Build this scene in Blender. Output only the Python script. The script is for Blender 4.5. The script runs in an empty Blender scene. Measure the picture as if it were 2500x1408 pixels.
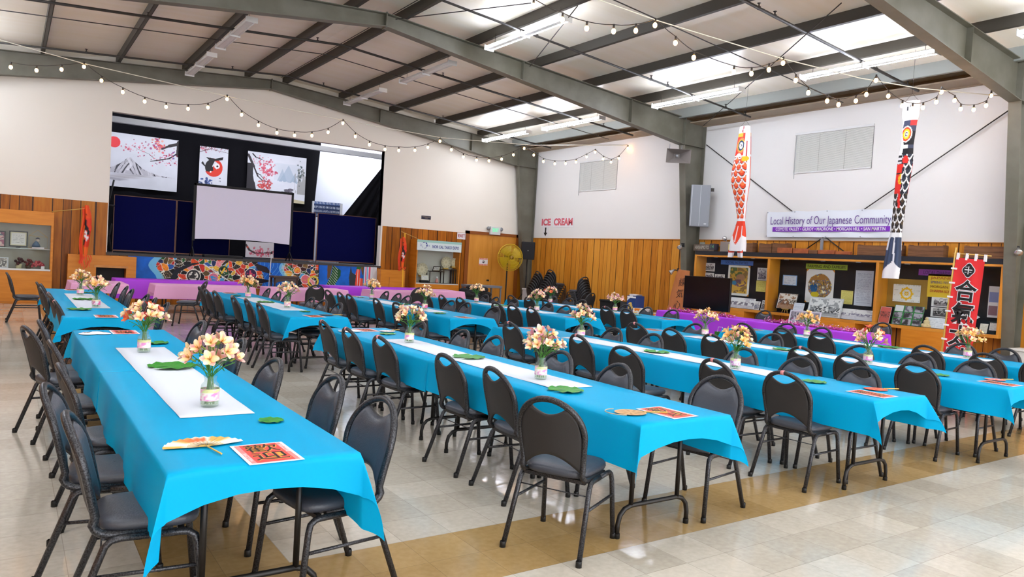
import bpy, math, random
import numpy as np
from mathutils import Matrix, Vector
R = random.Random(7)
PI = math.pi
SC = bpy.context.scene
COL = SC.collection

# ------------------------------------------------------------------ camera, world, exposure
def make_camera():
    f, yaw, pitch, roll = 1786.18, math.radians(34.6525), math.radians(-2.0229), math.radians(3.4074)
    fw = Vector((math.sin(yaw) * math.cos(pitch), math.cos(yaw) * math.cos(pitch), math.sin(pitch)))
    r = Vector((math.cos(yaw), -math.sin(yaw), 0)); u = r.cross(fw)
    r2 = math.cos(roll) * r + math.sin(roll) * u; u2 = -math.sin(roll) * r + math.cos(roll) * u
    cam = bpy.data.cameras.new('camera'); cam.sensor_width = 36.0; cam.lens = f / 2500 * 36; cam.clip_end = 200; cam.clip_start = .05
    o = bpy.data.objects.new('camera', cam); COL.objects.link(o)
    m = Matrix((r2, u2, -fw)).transposed().to_4x4(); m.translation = (0, 0, 1.61)
    o.matrix_world = m
    SC.camera = o
make_camera()
SC.view_settings.view_transform = 'Standard'
SC.view_settings.look = 'None'
SC.view_settings.gamma = 1.0
SC.view_settings.use_curve_mapping = False
SC.view_settings.exposure = 1.66
W = bpy.data.worlds.new('world'); SC.world = W; W.use_nodes = True
W.node_tree.nodes['Background'].inputs[0].default_value = (.93, .96, 1.0, 1)
W.node_tree.nodes['Background'].inputs[1].default_value = 1.75
TUBE_POWER = 30.0
SC.cycles.max_bounces = 6; SC.cycles.diffuse_bounces = 3; SC.cycles.glossy_bounces = 3
SC.cycles.transmission_bounces = 4; SC.cycles.transparent_max_bounces = 24
SC.cycles.caustics_reflective = False; SC.cycles.caustics_refractive = False
SC.cycles.sample_clamp_indirect = 6.0

# ------------------------------------------------------------------ materials
def lin(c):
    if isinstance(c, str):
        c = [int(c[i:i + 2], 16) / 255 for i in (0, 2, 4)]
    return [x / 12.92 if x <= .04045 else ((x + .055) / 1.055) ** 2.4 for x in c]
MATS = {}
def mat(name, col, rough=.5, metal=0., spec=.5, noise=None, bump=0., bscale=60., emit=None, estr=0., trans=0., transluc=0.):
    if name in MATS: return MATS[name]
    m = bpy.data.materials.new(name); m.use_nodes = True; MATS[name] = m
    nt = m.node_tree; b = nt.nodes['Principled BSDF']
    c = lin(col)
    b.inputs['Base Color'].default_value = (*c, 1)
    b.inputs['Roughness'].default_value = rough; b.inputs['Metallic'].default_value = metal
    b.inputs['Specular IOR Level'].default_value = spec
    if trans: b.inputs['Transmission Weight'].default_value = trans
    if emit:
        b.inputs['Emission Color'].default_value = (*lin(emit), 1); b.inputs['Emission Strength'].default_value = estr
    if noise:   # (second colour, scale)
        tc = nt.nodes.new('ShaderNodeTexCoord'); n = nt.nodes.new('ShaderNodeTexNoise'); n.inputs['Scale'].default_value = noise[1]
        n.inputs['Detail'].default_value = 4
        rp = nt.nodes.new('ShaderNodeValToRGB'); rp.color_ramp.elements[0].position = .35; rp.color_ramp.elements[1].position = .65
        rp.color_ramp.elements[0].color = (*c, 1); rp.color_ramp.elements[1].color = (*lin(noise[0]), 1)
        mp = nt.nodes.new('ShaderNodeMapping'); mp.inputs['Scale'].default_value = noise[2] if len(noise) > 2 else (1, 1, 1)
        nt.links.new(tc.outputs['Object'], mp.inputs[0]); nt.links.new(mp.outputs[0], n.inputs[0]); nt.links.new(n.outputs[0], rp.inputs[0])
        nt.links.new(rp.outputs[0], b.inputs['Base Color'])
    if bump:
        tc = nt.nodes.new('ShaderNodeTexCoord'); n = nt.nodes.new('ShaderNodeTexNoise'); n.inputs['Scale'].default_value = bscale
        bp = nt.nodes.new('ShaderNodeBump'); bp.inputs['Strength'].default_value = bump; bp.inputs['Distance'].default_value = .01
        nt.links.new(tc.outputs['Object'], n.inputs[0]); nt.links.new(n.outputs[0], bp.inputs['Height']); nt.links.new(bp.outputs[0], b.inputs['Normal'])
    if transluc:
        out = nt.nodes['Material Output']; t = nt.nodes.new('ShaderNodeBsdfTranslucent'); t.inputs[0].default_value = (*c, 1)
        mx = nt.nodes.new('ShaderNodeMixShader'); mx.inputs[0].default_value = transluc
        nt.links.new(b.outputs[0], mx.inputs[1]); nt.links.new(t.outputs[0], mx.inputs[2]); nt.links.new(mx.outputs[0], out.inputs[0])
    return m

def boards_mat(name, cols, width, axis, rough=.42, groove=.035):
    """vertical boards: colour per board with fine grain along z, dark grooves between"""
    m = bpy.data.materials.new(name); m.use_nodes = True; MATS[name] = m
    nt = m.node_tree; N = nt.nodes; L = nt.links; b = N['Principled BSDF']; b.inputs['Roughness'].default_value = rough; b.inputs['Specular IOR Level'].default_value = .22
    tc = N.new('ShaderNodeTexCoord'); sx = N.new('ShaderNodeSeparateXYZ'); L.new(tc.outputs['Object'], sx.inputs[0])
    def M(op, a, bb=None, c=None):
        n = N.new('ShaderNodeMath'); n.operation = op
        for i, x in enumerate((a, bb, c)):
            if x is None: continue
            if isinstance(x, (int, float)): n.inputs[i].default_value = x
            else: L.new(x, n.inputs[i])
        return n.outputs[0]
    u = sx.outputs[axis]
    # irregular widths: warp the coordinate
    w = M('ADD', u, M('MULTIPLY', M('SINE', M('MULTIPLY', u, 5.3)), width * .35))
    d = M('DIVIDE', w, width); idx = M('FLOOR', d); fr = M('FRACT', d)
    wn = N.new('ShaderNodeTexWhiteNoise'); wn.noise_dimensions = '1D'; L.new(idx, wn.inputs['W'])
    nz = N.new('ShaderNodeTexNoise'); mp = N.new('ShaderNodeMapping'); mp.inputs['Scale'].default_value = (14, 14, 1.3)
    L.new(tc.outputs['Object'], mp.inputs[0]); L.new(mp.outputs[0], nz.inputs[0]); nz.inputs['Scale'].default_value = 1.6; nz.inputs['Detail'].default_value = 6
    v = M('ADD', M('MULTIPLY', wn.outputs[0], .55), M('MULTIPLY', M('SUBTRACT', nz.outputs[0], .28), .9))
    rp = N.new('ShaderNodeValToRGB'); e = rp.color_ramp.elements
    for i, c in enumerate(cols):
        el = e[i] if i < 2 else e.new(1)
    for i, c in enumerate(cols):
        e[i].position = i / (len(cols) - 1); e[i].color = (*lin(c), 1)
    L.new(v, rp.inputs[0])
    g = M('LESS_THAN', fr, groove)
    mx = N.new('ShaderNodeMix'); mx.data_type = 'RGBA'; L.new(g, mx.inputs[0]); L.new(rp.outputs[0], mx.inputs[6]); mx.inputs[7].default_value = (*lin('3a1e0a'), 1)
    L.new(mx.outputs[2], b.inputs['Base Color'])
    return m

def art_mat():
    m = bpy.data.materials.new('painted_surface'); m.use_nodes = True; nt = m.node_tree
    a = nt.nodes.new('ShaderNodeAttribute'); a.attribute_name = 'Col'; b = nt.nodes['Principled BSDF']
    nt.links.new(a.outputs['Color'], b.inputs['Base Color']); b.inputs['Roughness'].default_value = .55; b.inputs['Specular IOR Level'].default_value = .3
    return m
ART = art_mat()

def floor_mat():
    m = bpy.data.materials.new('vinyl_tile'); m.use_nodes = True; nt = m.node_tree; N = nt.nodes; L = nt.links
    b = N['Principled BSDF']; b.inputs['Specular IOR Level'].default_value = .62
    tc = N.new('ShaderNodeTexCoord'); sx = N.new('ShaderNodeSeparateXYZ'); L.new(tc.outputs['Object'], sx.inputs[0])
    def M(op, a, bb=None):
        n = N.new('ShaderNodeMath'); n.operation = op
        for i, x in enumerate((a, bb)):
            if x is None: continue
            if isinstance(x, (int, float)): n.inputs[i].default_value = x
            else: L.new(x, n.inputs[i])
        return n.outputs[0]
    T = .32
    X = M('DIVIDE', M('ADD', sx.outputs[0], 20 * T - .60), T); Y = M('DIVIDE', M('ADD', sx.outputs[1], 40 * T - 3.02), T)
    fx, fy, ix, iy = M('FRACT', X), M('FRACT', Y), M('FLOOR', X), M('FLOOR', Y)
    cb = N.new('ShaderNodeCombineXYZ'); L.new(ix, cb.inputs[0]); L.new(iy, cb.inputs[1])
    wn = N.new('ShaderNodeTexWhiteNoise'); L.new(cb.outputs[0], wn.inputs['Vector'])
    # brown bands two tiles wide: across at iy 40..41, along at ix 20..21 beyond it
    def between(v, lo, hi): return M('MULTIPLY', M('GREATER_THAN', v, lo - .5), M('LESS_THAN', v, hi + .5))
    band = M('MULTIPLY', between(iy, 40, 41), M('GREATER_THAN', ix, 19.5))
    band2 = M('MULTIPLY', between(ix, 20, 21), M('GREATER_THAN', iy, 39.5))
    br = M('MAXIMUM', band, band2)
    nz = N.new('ShaderNodeTexNoise'); nz.inputs['Scale'].default_value = 26; nz.inputs['Detail'].default_value = 6; L.new(tc.outputs['Object'], nz.inputs[0])
    nb = N.new('ShaderNodeTexNoise'); nb.inputs['Scale'].default_value = .8; nb.inputs['Detail'].default_value = 3; L.new(tc.outputs['Object'], nb.inputs[0])
    v = M('ADD', M('ADD', M('MULTIPLY', wn.outputs[0], .30), M('MULTIPLY', nz.outputs[0], .5)), M('MULTIPLY', nb.outputs[0], .30))
    r1 = N.new('ShaderNodeValToRGB'); r1.color_ramp.elements[0].position = .25; r1.color_ramp.elements[1].position = .8
    r1.color_ramp.elements[0].color = (*lin('aea596'), 1); r1.color_ramp.elements[1].color = (*lin('d2cabb'), 1)
    r2 = N.new('ShaderNodeValToRGB'); r2.color_ramp.elements[0].position = .25; r2.color_ramp.elements[1].position = .8
    r2.color_ramp.elements[0].color = (*lin('957848'), 1); r2.color_ramp.elements[1].color = (*lin('b69868'), 1)
    L.new(v, r1.inputs[0]); L.new(v, r2.inputs[0])
    mx = N.new('ShaderNodeMix'); mx.data_type = 'RGBA'; L.new(br, mx.inputs[0]); L.new(r1.outputs[0], mx.inputs[6]); L.new(r2.outputs[0], mx.inputs[7])
    gr = M('MAXIMUM', M('LESS_THAN', fx, .012), M('LESS_THAN', fy, .012))
    m2 = N.new('ShaderNodeMix'); m2.data_type = 'RGBA'; L.new(M('MULTIPLY', gr, .35), m2.inputs[0]); L.new(mx.outputs[2], m2.inputs[6]); m2.inputs[7].default_value = (*lin('5c5040'), 1)
    L.new(m2.outputs[2], b.inputs['Base Color'])
    L.new(M('ADD', M('MULTIPLY', nb.outputs[0], .14), .06), b.inputs['Roughness'])
    bp = N.new('ShaderNodeBump'); bp.inputs['Strength'].default_value = .06; bp.inputs['Distance'].default_value = .02
    n3 = N.new('ShaderNodeTexNoise'); n3.inputs['Scale'].default_value = 5; L.new(tc.outputs['Object'], n3.inputs[0]); L.new(n3.outputs[0], bp.inputs['Height']); L.new(bp.outputs[0], b.inputs['Normal'])
    return m

def chair_frame_mat():
    return mat('silver_vein_steel', '17171a', .38, .55, .5, noise=('4a4a4e', 170))
WHITE_L = mat('wall_paint', 'ece6da', .75, bump=.05, bscale=8)
WHITE_R = mat('wall_paint_right', 'e4e2de', .75, bump=.05, bscale=8)
STEEL = mat('olive_steel', '605e50', .5, noise=('6c6a5e', 3.0))
PURLIN = mat('purlin_steel', '3e3a32', .55)
INSUL = mat('insulation_vinyl', 'f4ebd6', .38, spec=.5, noise=('f8f1e2', 1.2, (.25, 3, 1)), bump=.25, bscale=2.2)
DARKPIPE = mat('dark_pipe', '2b2622', .5)
BLACK = mat('black_matte', '0b0b0e', .7)
BLACKGLOSS = mat('black_gloss', '050507', .12)
CLOTHB = mat('blue_plastic_cloth', '00aade', .5, spec=.12, transluc=.15, bump=.12, bscale=9)
PURPLE = mat('purple_plastic_cloth', 'bb46ec', .45, spec=.25, transluc=.15, bump=.12, bscale=9)
PINK = mat('pink_plastic_cloth', 'f9b6de', .5, spec=.25, transluc=.2, bump=.15, bscale=9)
RUNNER = mat('white_runner', 'dfe6f0', .6)
VINYL = mat('charcoal_vinyl', '3c3f48', .42, spec=.5, bump=.12, bscale=120)
VINYLB = mat('charcoal_back_fabric', '262425', .6, bump=.1, bscale=150)
FRAME = chair_frame_mat()
RUBBER = mat('black_rubber', '0a0a0a', .6)
TAPE = mat('pink_tape', 'd98a8e', .5)
TABLELEG = mat('brown_black_steel', '1a1614', .45, .3)
WOODTOP = mat('table_laminate', '6d5a46', .5)
ORANGEWOOD = mat('orange_plywood', 'c97a1c', .42, spec=.3, noise=('d6882a', 2.0, (1, 1, 7)))
CASEWOOD = mat('display_case_wood', 'd08b2c', .38, noise=('bd7720', 3.0, (1, 1, .25)))
DOORWOOD = mat('door_veneer', 'c4812a', .4, noise=('d29038', 2.0, (3, 3, .5)))
DARKTRIM = mat('dark_door_trim', '8a4a14', .42)
CRATE = mat('old_crate_wood', '5f3c22', .7, noise=('7b5230', 6, (.6, .6, 6)))
BRICKRED = mat('red_brick_wood', 'a85a2a', .7, noise=('8d4722', 12))
GREENM = mat('stem_green', '3f7a1e', .5)
LEAFM = mat('lily_pad_green', '1f7a1a', .45, noise=('2f9426', 14))
PAPER = mat('white_paper', 'e6e4e6', .6)
REDP = mat('placard_red', 'd9453f', .5)
PINKP = mat('placard_pink', 'e58a86', .5)
GOLD = mat('gold_ink', 'd8a03a', .45)
INK = mat('black_ink', '100c0c', .5)
def pane_mat(name='window_pane', tint=(.96, .98, .97), body=None, amt=0., ior=1.35):
    m = bpy.data.materials.new(name); m.use_nodes = True; nt = m.node_tree; out = nt.nodes['Material Output']
    t = nt.nodes.new('ShaderNodeBsdfTransparent'); t.inputs[0].default_value = (*tint, 1)
    g = nt.nodes.new('ShaderNodeBsdfGlossy'); g.inputs['Roughness'].default_value = .03
    lw = nt.nodes.new('ShaderNodeLayerWeight'); lw.inputs[0].default_value = .12; f = nt.nodes.new('ShaderNodeMath'); f.operation = 'MULTIPLY_ADD'; nt.links.new(lw.outputs['Facing'], f.inputs[0]); f.inputs[1].default_value = .55 * (ior - 1); f.inputs[2].default_value = .05 * (ior - 1)
    mx = nt.nodes.new('ShaderNodeMixShader'); nt.links.new(f.outputs[0], mx.inputs[0]); nt.links.new(t.outputs[0], mx.inputs[1]); nt.links.new(g.outputs[0], mx.inputs[2])
    
    if body:
        p = nt.nodes['Principled BSDF']; p.inputs['Base Color'].default_value = (*lin(body), 1); p.inputs['Roughness'].default_value = .2
        m2 = nt.nodes.new('ShaderNodeMixShader'); m2.inputs[0].default_value = amt; nt.links.new(mx.outputs[0], m2.inputs[1]); nt.links.new(p.outputs[0], m2.inputs[2]); mx = m2
    nt.links.new(mx.outputs[0], out.inputs[0]); return m
PANE = pane_mat(ior=1.14)
GLASS = pane_mat('clear_glass', (.90, .95, .93), 'e4ece8', .10, 1.5)
WATERM = pane_mat('vase_water', (.93, .97, .88), 'c8d8a0', .22, 1.1)
TUBE = mat('fluorescent_glow', 'ffffff', .5, emit='e8efff', estr=TUBE_POWER)
TUBEOFF = mat('fluorescent_off', 'd6d6d2', .35)
FIXW = mat('fixture_white', 'd8d8d6', .4)
BULB = mat('warm_bulb', 'fff0d0', .4, emit='ffb868', estr=12)
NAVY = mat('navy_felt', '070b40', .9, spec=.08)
COPPER = mat('copper_edge', '6e4838', .5, .3)
CURTAIN = mat('black_curtain', '0c0b10', .9, spec=.15)
GREY = mat('grey_metal', '8b8e92', .45, .2)
LTGREY = mat('light_grey', 'c4c6ca', .5)
BAMBOO = mat('bamboo', 'c9a24e', .5)
ORANGEC = mat('orange_cloth', 'f0571c', .6, noise=('e63a14', 5), transluc=.15)

# ------------------------------------------------------------------ mesh builder
class MB:
    def __init__(s): s.v = []; s.f = []; s.mi = []; s.sm = []; s.cols = None
    def add(s, vs, fs, mi=0, smooth=False):
        o = len(s.v); s.v.extend(tuple(p) for p in vs)
        for f in fs: s.f.append(tuple(i + o for i in f)); s.mi.append(mi); s.sm.append(smooth)
        return s
    def box(s, x0, x1, y0, y1, z0, z1, mi=0):
        v = [(x, y, z) for x in (x0, x1) for y in (y0, y1) for z in (z0, z1)]
        return s.add(v, [(0, 1, 3, 2), (4, 6, 7, 5), (0, 4, 5, 1), (2, 3, 7, 6), (0, 2, 6, 4), (1, 5, 7, 3)], mi)
    def tube(s, pts, r, n=8, mi=0, caps=True, flat=None):
        P = [Vector(p) for p in pts]; k = len(P); rs = r if isinstance(r, (list, tuple)) else [r] * k
        vs = []; up = None
        for i in range(k):
            t = (P[min(i + 1, k - 1)] - P[max(i - 1, 0)])
            t = t.normalized() if t.length > 1e-9 else Vector((0, 0, 1))
            if up is None:
                a = Vector((0, 0, 1)) if abs(t.z) < .9 else Vector((1, 0, 0)); up = (a - t * a.dot(t)).normalized()
            else:
                up = (up - t * up.dot(t)); up = up.normalized() if up.length > 1e-6 else Vector((1, 0, 0))
            sd = t.cross(up)
            for j in range(n):
                a = 2 * PI * j / n; vs.append(P[i] + (up * math.cos(a) + sd * math.sin(a)) * rs[i])
        fs = [(i * n + j, i * n + (j + 1) % n, (i + 1) * n + (j + 1) % n, (i + 1) * n + j) for i in range(k - 1) for j in range(n)]
        s.add(vs, fs, mi, True)
        if caps:
            o = len(s.v) - len(vs)
            s.f.append(tuple(o + j for j in reversed(range(n)))); s.mi.append(mi); s.sm.append(False)
            s.f.append(tuple(o + (k - 1) * n + j for j in range(n))); s.mi.append(mi); s.sm.append(False)
        return s
    def lathe(s, prof, n=16, c=(0, 0, 0), mi=0, smooth=True):
        vs = []
        for r, z in prof:
            for j in range(n):
                a = 2 * PI * j / n; vs.append((c[0] + r * math.cos(a), c[1] + r * math.sin(a), c[2] + z))
        k = len(prof)
        fs = [(i * n + j, i * n + (j + 1) % n, (i + 1) * n + (j + 1) % n, (i + 1) * n + j) for i in range(k - 1) for j in range(n)]
        s.add(vs, fs, mi, smooth)
        return s
    def ball(s, c, r, n=10, mi=0, sq=(1, 1, 1)):
        prof = [(math.sin(PI * i / (n // 2 + 1)), -math.cos(PI * i / (n // 2 + 1))) for i in range(n // 2 + 2)]
        vs = []
        for rr, z in prof:
            for j in range(n):
                a = 2 * PI * j / n; vs.append((c[0] + r * sq[0] * rr * math.cos(a), c[1] + r * sq[1] * rr * math.sin(a), c[2] + r * sq[2] * z))
        k = len(prof)
        fs = [(i * n + j, i * n + (j + 1) % n, (i + 1) * n + (j + 1) % n, (i + 1) * n + j) for i in range(k - 1) for j in range(n)]
        return s.add(vs, fs, mi, True)
    def prism(s, poly, y0, y1, mi=0):
        """polygon in (x, z), extruded along y"""
        n = len(poly); v = [(x, y0, z) for x, z in poly] + [(x, y1, z) for x, z in poly]
        f = [tuple(range(n)), tuple(reversed(range(n, 2 * n)))] + [(i, i + n, (i + 1) % n + n, (i + 1) % n) for i in range(n)]
        return s.add(v, f, mi)
    def grid(s, fn, nu, nv, mi=0, smooth=True):
        vs = [fn(i / nu, j / nv) for j in range(nv + 1) for i in range(nu + 1)]
        fs = [(j * (nu + 1) + i, j * (nu + 1) + i + 1, (j + 1) * (nu + 1) + i + 1, (j + 1) * (nu + 1) + i) for j in range(nv) for i in range(nu)]
        return s.add(vs, fs, mi, smooth)
    def build(s, name, mats, parent=None, loc=None, rz=None, bevel=0, solid=0, label=None):
        me = bpy.data.meshes.new(name); me.from_pydata(s.v, [], s.f)
        for m in (mats if isinstance(mats, (list, tuple)) else [mats]): me.materials.append(m)
        me.polygons.foreach_set('material_index', s.mi); me.polygons.foreach_set('use_smooth', s.sm)
        if s.cols is not None:
            a = me.color_attributes.new('Col', 'FLOAT_COLOR', 'POINT'); a.data.foreach_set('color', np.asarray(s.cols, dtype=np.float32).ravel())
        me.validate(); me.update()
        o = bpy.data.objects.new(name, me); COL.objects.link(o)
        if parent is not None: o.parent = parent
        if loc is not None: o.location = loc
        if rz is not None: o.rotation_euler[2] = rz
        if bevel:
            b = o.modifiers.new('bevel', 'BEVEL'); b.width = bevel; b.segments = 2; b.limit_method = 'ANGLE'
        if solid:
            b = o.modifiers.new('solid', 'SOLIDIFY'); b.thickness = solid; b.offset = 0
        if label: o['label'] = label
        return o

def tag(o, label, cat, group=None):
    o['label'] = label; o['category'] = cat
    if group: o['group'] = group
    return o
def thing(name, label, cat, loc=(0, 0, 0), rz=0, group=None):
    o = bpy.data.objects.new(name, None); COL.objects.link(o); o.location = loc; o.rotation_euler = (0, 0, rz); o.empty_display_size = .1
    return tag(o, label, cat, group)
def struct(o): o['kind'] = 'structure'; return o
def dup(root, loc, rz, label, group=None):
    r = root.copy(); COL.objects.link(r); r.location = loc; r.rotation_euler = (root.rotation_euler[0], root.rotation_euler[1], rz); r['label'] = label
    if group: r['group'] = group
    def rec(src, dst):
        for ch in KIDS[src.name]:
            c = ch.copy(); COL.objects.link(c); c.parent = dst
            if ch.name in KIDS: rec(ch, c)
    rec(root, r)
    return r
KIDS = {}
def note_kids(root):
    """remember the children of a prototype so that copies do not search the whole scene"""
    ks = [o for o in COL.objects if o.parent == root]
    if ks:
        KIDS[root.name] = ks
        for k in ks: note_kids(k)
RW = -PI / 2          # rotation that makes a thing's local -Y face away from the right-hand wall (local X runs towards the camera)

def text(body, size, m, parent=None, loc=(0, 0, 0), width=None, depth=.002, flat=False, offset=0., shear=0., rz=0., spacing=1., name='lettering', align='CENTER', tilt=0.):
    cu = bpy.data.curves.new(name, 'FONT'); cu.body = body; cu.size = size; cu.align_x = align; cu.align_y = 'CENTER'
    cu.extrude = depth / 2; cu.offset = offset; cu.shear = shear; cu.space_character = spacing; cu.resolution_u = 3
    o = bpy.data.objects.new(name + '_curve', cu); COL.objects.link(o)
    me = bpy.data.meshes.new_from_object(o.evaluated_get(bpy.context.evaluated_depsgraph_get()))
    bpy.data.objects.remove(o); bpy.data.curves.remove(cu)
    n = len(me.vertices); co = np.empty(n * 3, dtype=np.float32); me.vertices.foreach_get('co', co); co = co.reshape(-1, 3)
    if width is not None:
        w = co[:, 0].max() - co[:, 0].min()
        co[:, 0] *= width / w
    if rz:
        c, s_ = math.cos(rz), math.sin(rz); co[:, :2] = co[:, :2] @ np.array([[c, s_], [-s_, c]], dtype=np.float32)
    if not flat: co = np.stack([co[:, 0], -co[:, 2], co[:, 1]], 1)
    me.vertices.foreach_set('co', co.ravel().astype(np.float32)); me.materials.clear(); me.materials.append(m); me.name = name; me.update()
    o = bpy.data.objects.new(name, me); COL.objects.link(o)
    if parent is not None: o.parent = parent
    o.location = loc
    if tilt: o.rotation_euler[0] = tilt
    return o

# ------------------------------------------------------------------ painted surfaces (colour belongs to the artwork itself)
RS = np.random.RandomState(3)
def vnoise(x, y, sc, seed=0):
    x = np.asarray(x) * sc; y = np.asarray(y) * sc
    xi = np.floor(x).astype(int); yi = np.floor(y).astype(int); xf = x - xi; yf = y - yi
    def h(a, b): return (np.abs(np.sin(a * 127.1 + b * 311.7 + seed * 17.3) * 43758.5453)) % 1
    u = xf * xf * (3 - 2 * xf); v = yf * yf * (3 - 2 * yf)
    return (h(xi, yi) * (1 - u) + h(xi + 1, yi) * u) * (1 - v) + (h(xi, yi + 1) * (1 - u) + h(xi + 1, yi + 1) * u) * v
def fbm(x, y, sc, seed=0): return .55 * vnoise(x, y, sc, seed) + .3 * vnoise(x, y, sc * 2.1, seed + 1) + .15 * vnoise(x, y, sc * 4.3, seed + 2)
def C(h): return np.array([int(h[i:i + 2], 16) / 255 for i in (0, 2, 4)])
def nlin(c): c = np.clip(c, 0, 1); return np.where(c <= .04045, c / 12.92, ((c + .055) / 1.055) ** 2.4)
def setm(c, m, col, a=1.):
    m = np.asarray(m, dtype=float) * a; c[:] = c * (1 - m[:, None]) + np.asarray(col)[None, :] * m[:, None]
def seg(U, V, x0, y0, x1, y1):
    dx, dy = x1 - x0, y1 - y0; t = np.clip(((U - x0) * dx + (V - y0) * dy) / (dx * dx + dy * dy + 1e-12), 0, 1)
    return np.hypot(U - x0 - t * dx, V - y0 - t * dy)
def inpoly(U, V, P):
    m = np.zeros(len(U), bool); n = len(P)
    for i in range(n):
        (x0, y0), (x1, y1) = P[i], P[(i + 1) % n]
        if y0 == y1: continue
        m ^= ((V < y0) != (V < y1)) & (U < (x1 - x0) * (V - y0) / (y1 - y0) + x0)
    return m
def art(name, w, h, nx, nz, fn, parent=None, loc=(0, 0, 0), thick=.006, tilt=0., flat=False, bulge=None):
    """a painted board: front faces local -Y, u right 0..w (centred), v up 0..h"""
    U, V = np.meshgrid(np.linspace(0, w, nx + 1), np.linspace(0, h, nz + 1)); U = U.ravel(); V = V.ravel()
    c = np.array(fn(U, V), dtype=float)
    mb = MB()
    D = np.zeros_like(U) if bulge is None else bulge(U, V)
    vs = [(u - w / 2, -d, v) for u, v, d in zip(U, V, D)] if not flat else [(u - w / 2, v - h / 2, d) for u, v, d in zip(U, V, D)]
    fs = [(j * (nx + 1) + i, j * (nx + 1) + i + 1, (j + 1) * (nx + 1) + i + 1, (j + 1) * (nx + 1) + i) for j in range(nz) for i in range(nx)]
    mb.add(vs, fs, 0, bulge is not None)
    cols = np.concatenate([nlin(c), np.ones((len(c), 1))], 1)
    if thick:
        e = np.array([[.25, .22, .2, 1]] * 8)
        b = [(x, y, z) for x in (-w / 2, w / 2) for y in (.0005, thick) for z in (0, h)] if not flat else [(x, y, z) for x in (-w / 2, w / 2) for y in (-h / 2, h / 2) for z in (-thick, -.0003)]
        mb.add(b, [(0, 1, 3, 2), (4, 6, 7, 5), (0, 4, 5, 1), (2, 3, 7, 6), (0, 2, 6, 4), (1, 5, 7, 3)], 0)
        cols = np.concatenate([cols, e])
    mb.cols = cols
    o = mb.build(name, ART, parent, loc)
    if tilt: o.rotation_euler[0] = tilt
    return o
# ------------------------------------------------------------------ the room
XR, YS = 14.84, 20.65            # display wall, stage wall
XL, YN = -3.4, -7.0
OX0, OX1, OZ0, OZ1 = 2.02, 9.30, 1.24, 4.74   # stage opening
WZ = 2.49                        # top of the wood boards
RIDGE = 5.76
def roof_z(x, top=6.37): return top - .077 * abs(x - RIDGE)

mb = MB(); mb.box(XL, XR + .3, YN, YS, -.1, 0); struct(mb.build('floor', floor_mat()))
mb = MB()
for y0, y1 in ((YN, YS + .3),):
    for xa, xb in ((XL - .3, RIDGE), (RIDGE, XR + .3)):
        za, zb = roof_z(xa), roof_z(xb)
        n = 24
        mb.grid(lambda u, v: (xa + (xb - xa) * u, y0 + (y1 - y0) * v, za + (zb - za) * u - .02 * abs(math.sin(u * PI * n / 4))), n * 2, 60)
        mb.add([(xa, y0, za + .1), (xb, y0, zb + .1), (xb, y1, zb + .1), (xa, y1, za + .1)], [(0, 1, 2, 3)])
struct(mb.build('ceiling', INSUL))

# stage wall: painted part with the stage opening
mb = MB(); t = .2
mb.prism([(XL, WZ), (OX0, WZ), (OX0, OZ1), (OX1, OZ1), (OX1, WZ), (XR, WZ), (XR, roof_z(XR)), (RIDGE, roof_z(RIDGE)), (XL, roof_z(XL))], YS, YS + t)
mb.box(OX0 - .04, OX0, YS - .004, YS + t, OZ0 - .03, OZ1 + .0)
mb.box(OX1, OX1 + .05, YS - .012, YS + t, OZ0, OZ1)
struct(mb.build('wall_stage', WHITE_L))
WAIN = boards_mat('wood_boards', ('6e3c08', '965610', 'b06a16', 'bc7a20'), .25, 0, groove=.085)
WAINR = boards_mat('wood_boards_right', ('9a5a18', 'bf7822', 'd08c30', 'd89a3e'), .22, 1, groove=.07)
mb = MB()
mb.box(XL, OX0 - .02, YS - .012, YS + t, 0, WZ)
mb.box(OX1 + .05, XR, YS - .012, YS + t, 0, WZ)
struct(mb.build('trim_1', WAIN))
mb = MB(); mb.box(OX0 - .02, OX1 + .05, YS - .008, YS + t, 0, OZ0 - .03); struct(mb.build('wall_stage_front', WAIN))
mb = MB(); mb.box(OX0 - .02, OX1 + .05, YS - .05, YS + .12, OZ0 - .03, OZ0 + .03); struct(mb.build('trim_2', mat('stage_lip', '3b3836', .6)))

# display wall with two window openings
def wall_with_holes(name, holes, m, zb, zt):
    mb = MB(); ys = sorted({YN, YS, *[a for h in holes for a in h[:2]]})
    for y0, y1 in zip(ys, ys[1:]):
        hs = [h for h in holes if h[0] <= y0 and h[1] >= y1]
        if hs: mb.box(XR, XR + .2, y0, y1, zb, hs[0][2]); mb.box(XR, XR + .2, y0, y1, hs[0][3], zt)
        else: mb.box(XR, XR + .2, y0, y1, zb, zt)
    return struct(mb.build(name, m))
HOLES = [(16.33, 18.08, 3.97, 4.91), (8.50, 10.36, 4.03, 4.95)]
wall_with_holes('wall_right', HOLES, WHITE_R, WZ, 5.75)
mb = MB(); mb.box(XR - .012, XR + .2, YN, YS, 0, WZ); struct(mb.build('trim_3', WAINR))
mb = MB(); mb.box(XR - .03, XR + .0, YN, YS - .02, WZ - .005, WZ + .012); struct(mb.build('trim_4', mat('wood_cap', 'b9741f', .5)))
BLIND = mat('blind_slat', 'f0f0ea', .5)
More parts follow.
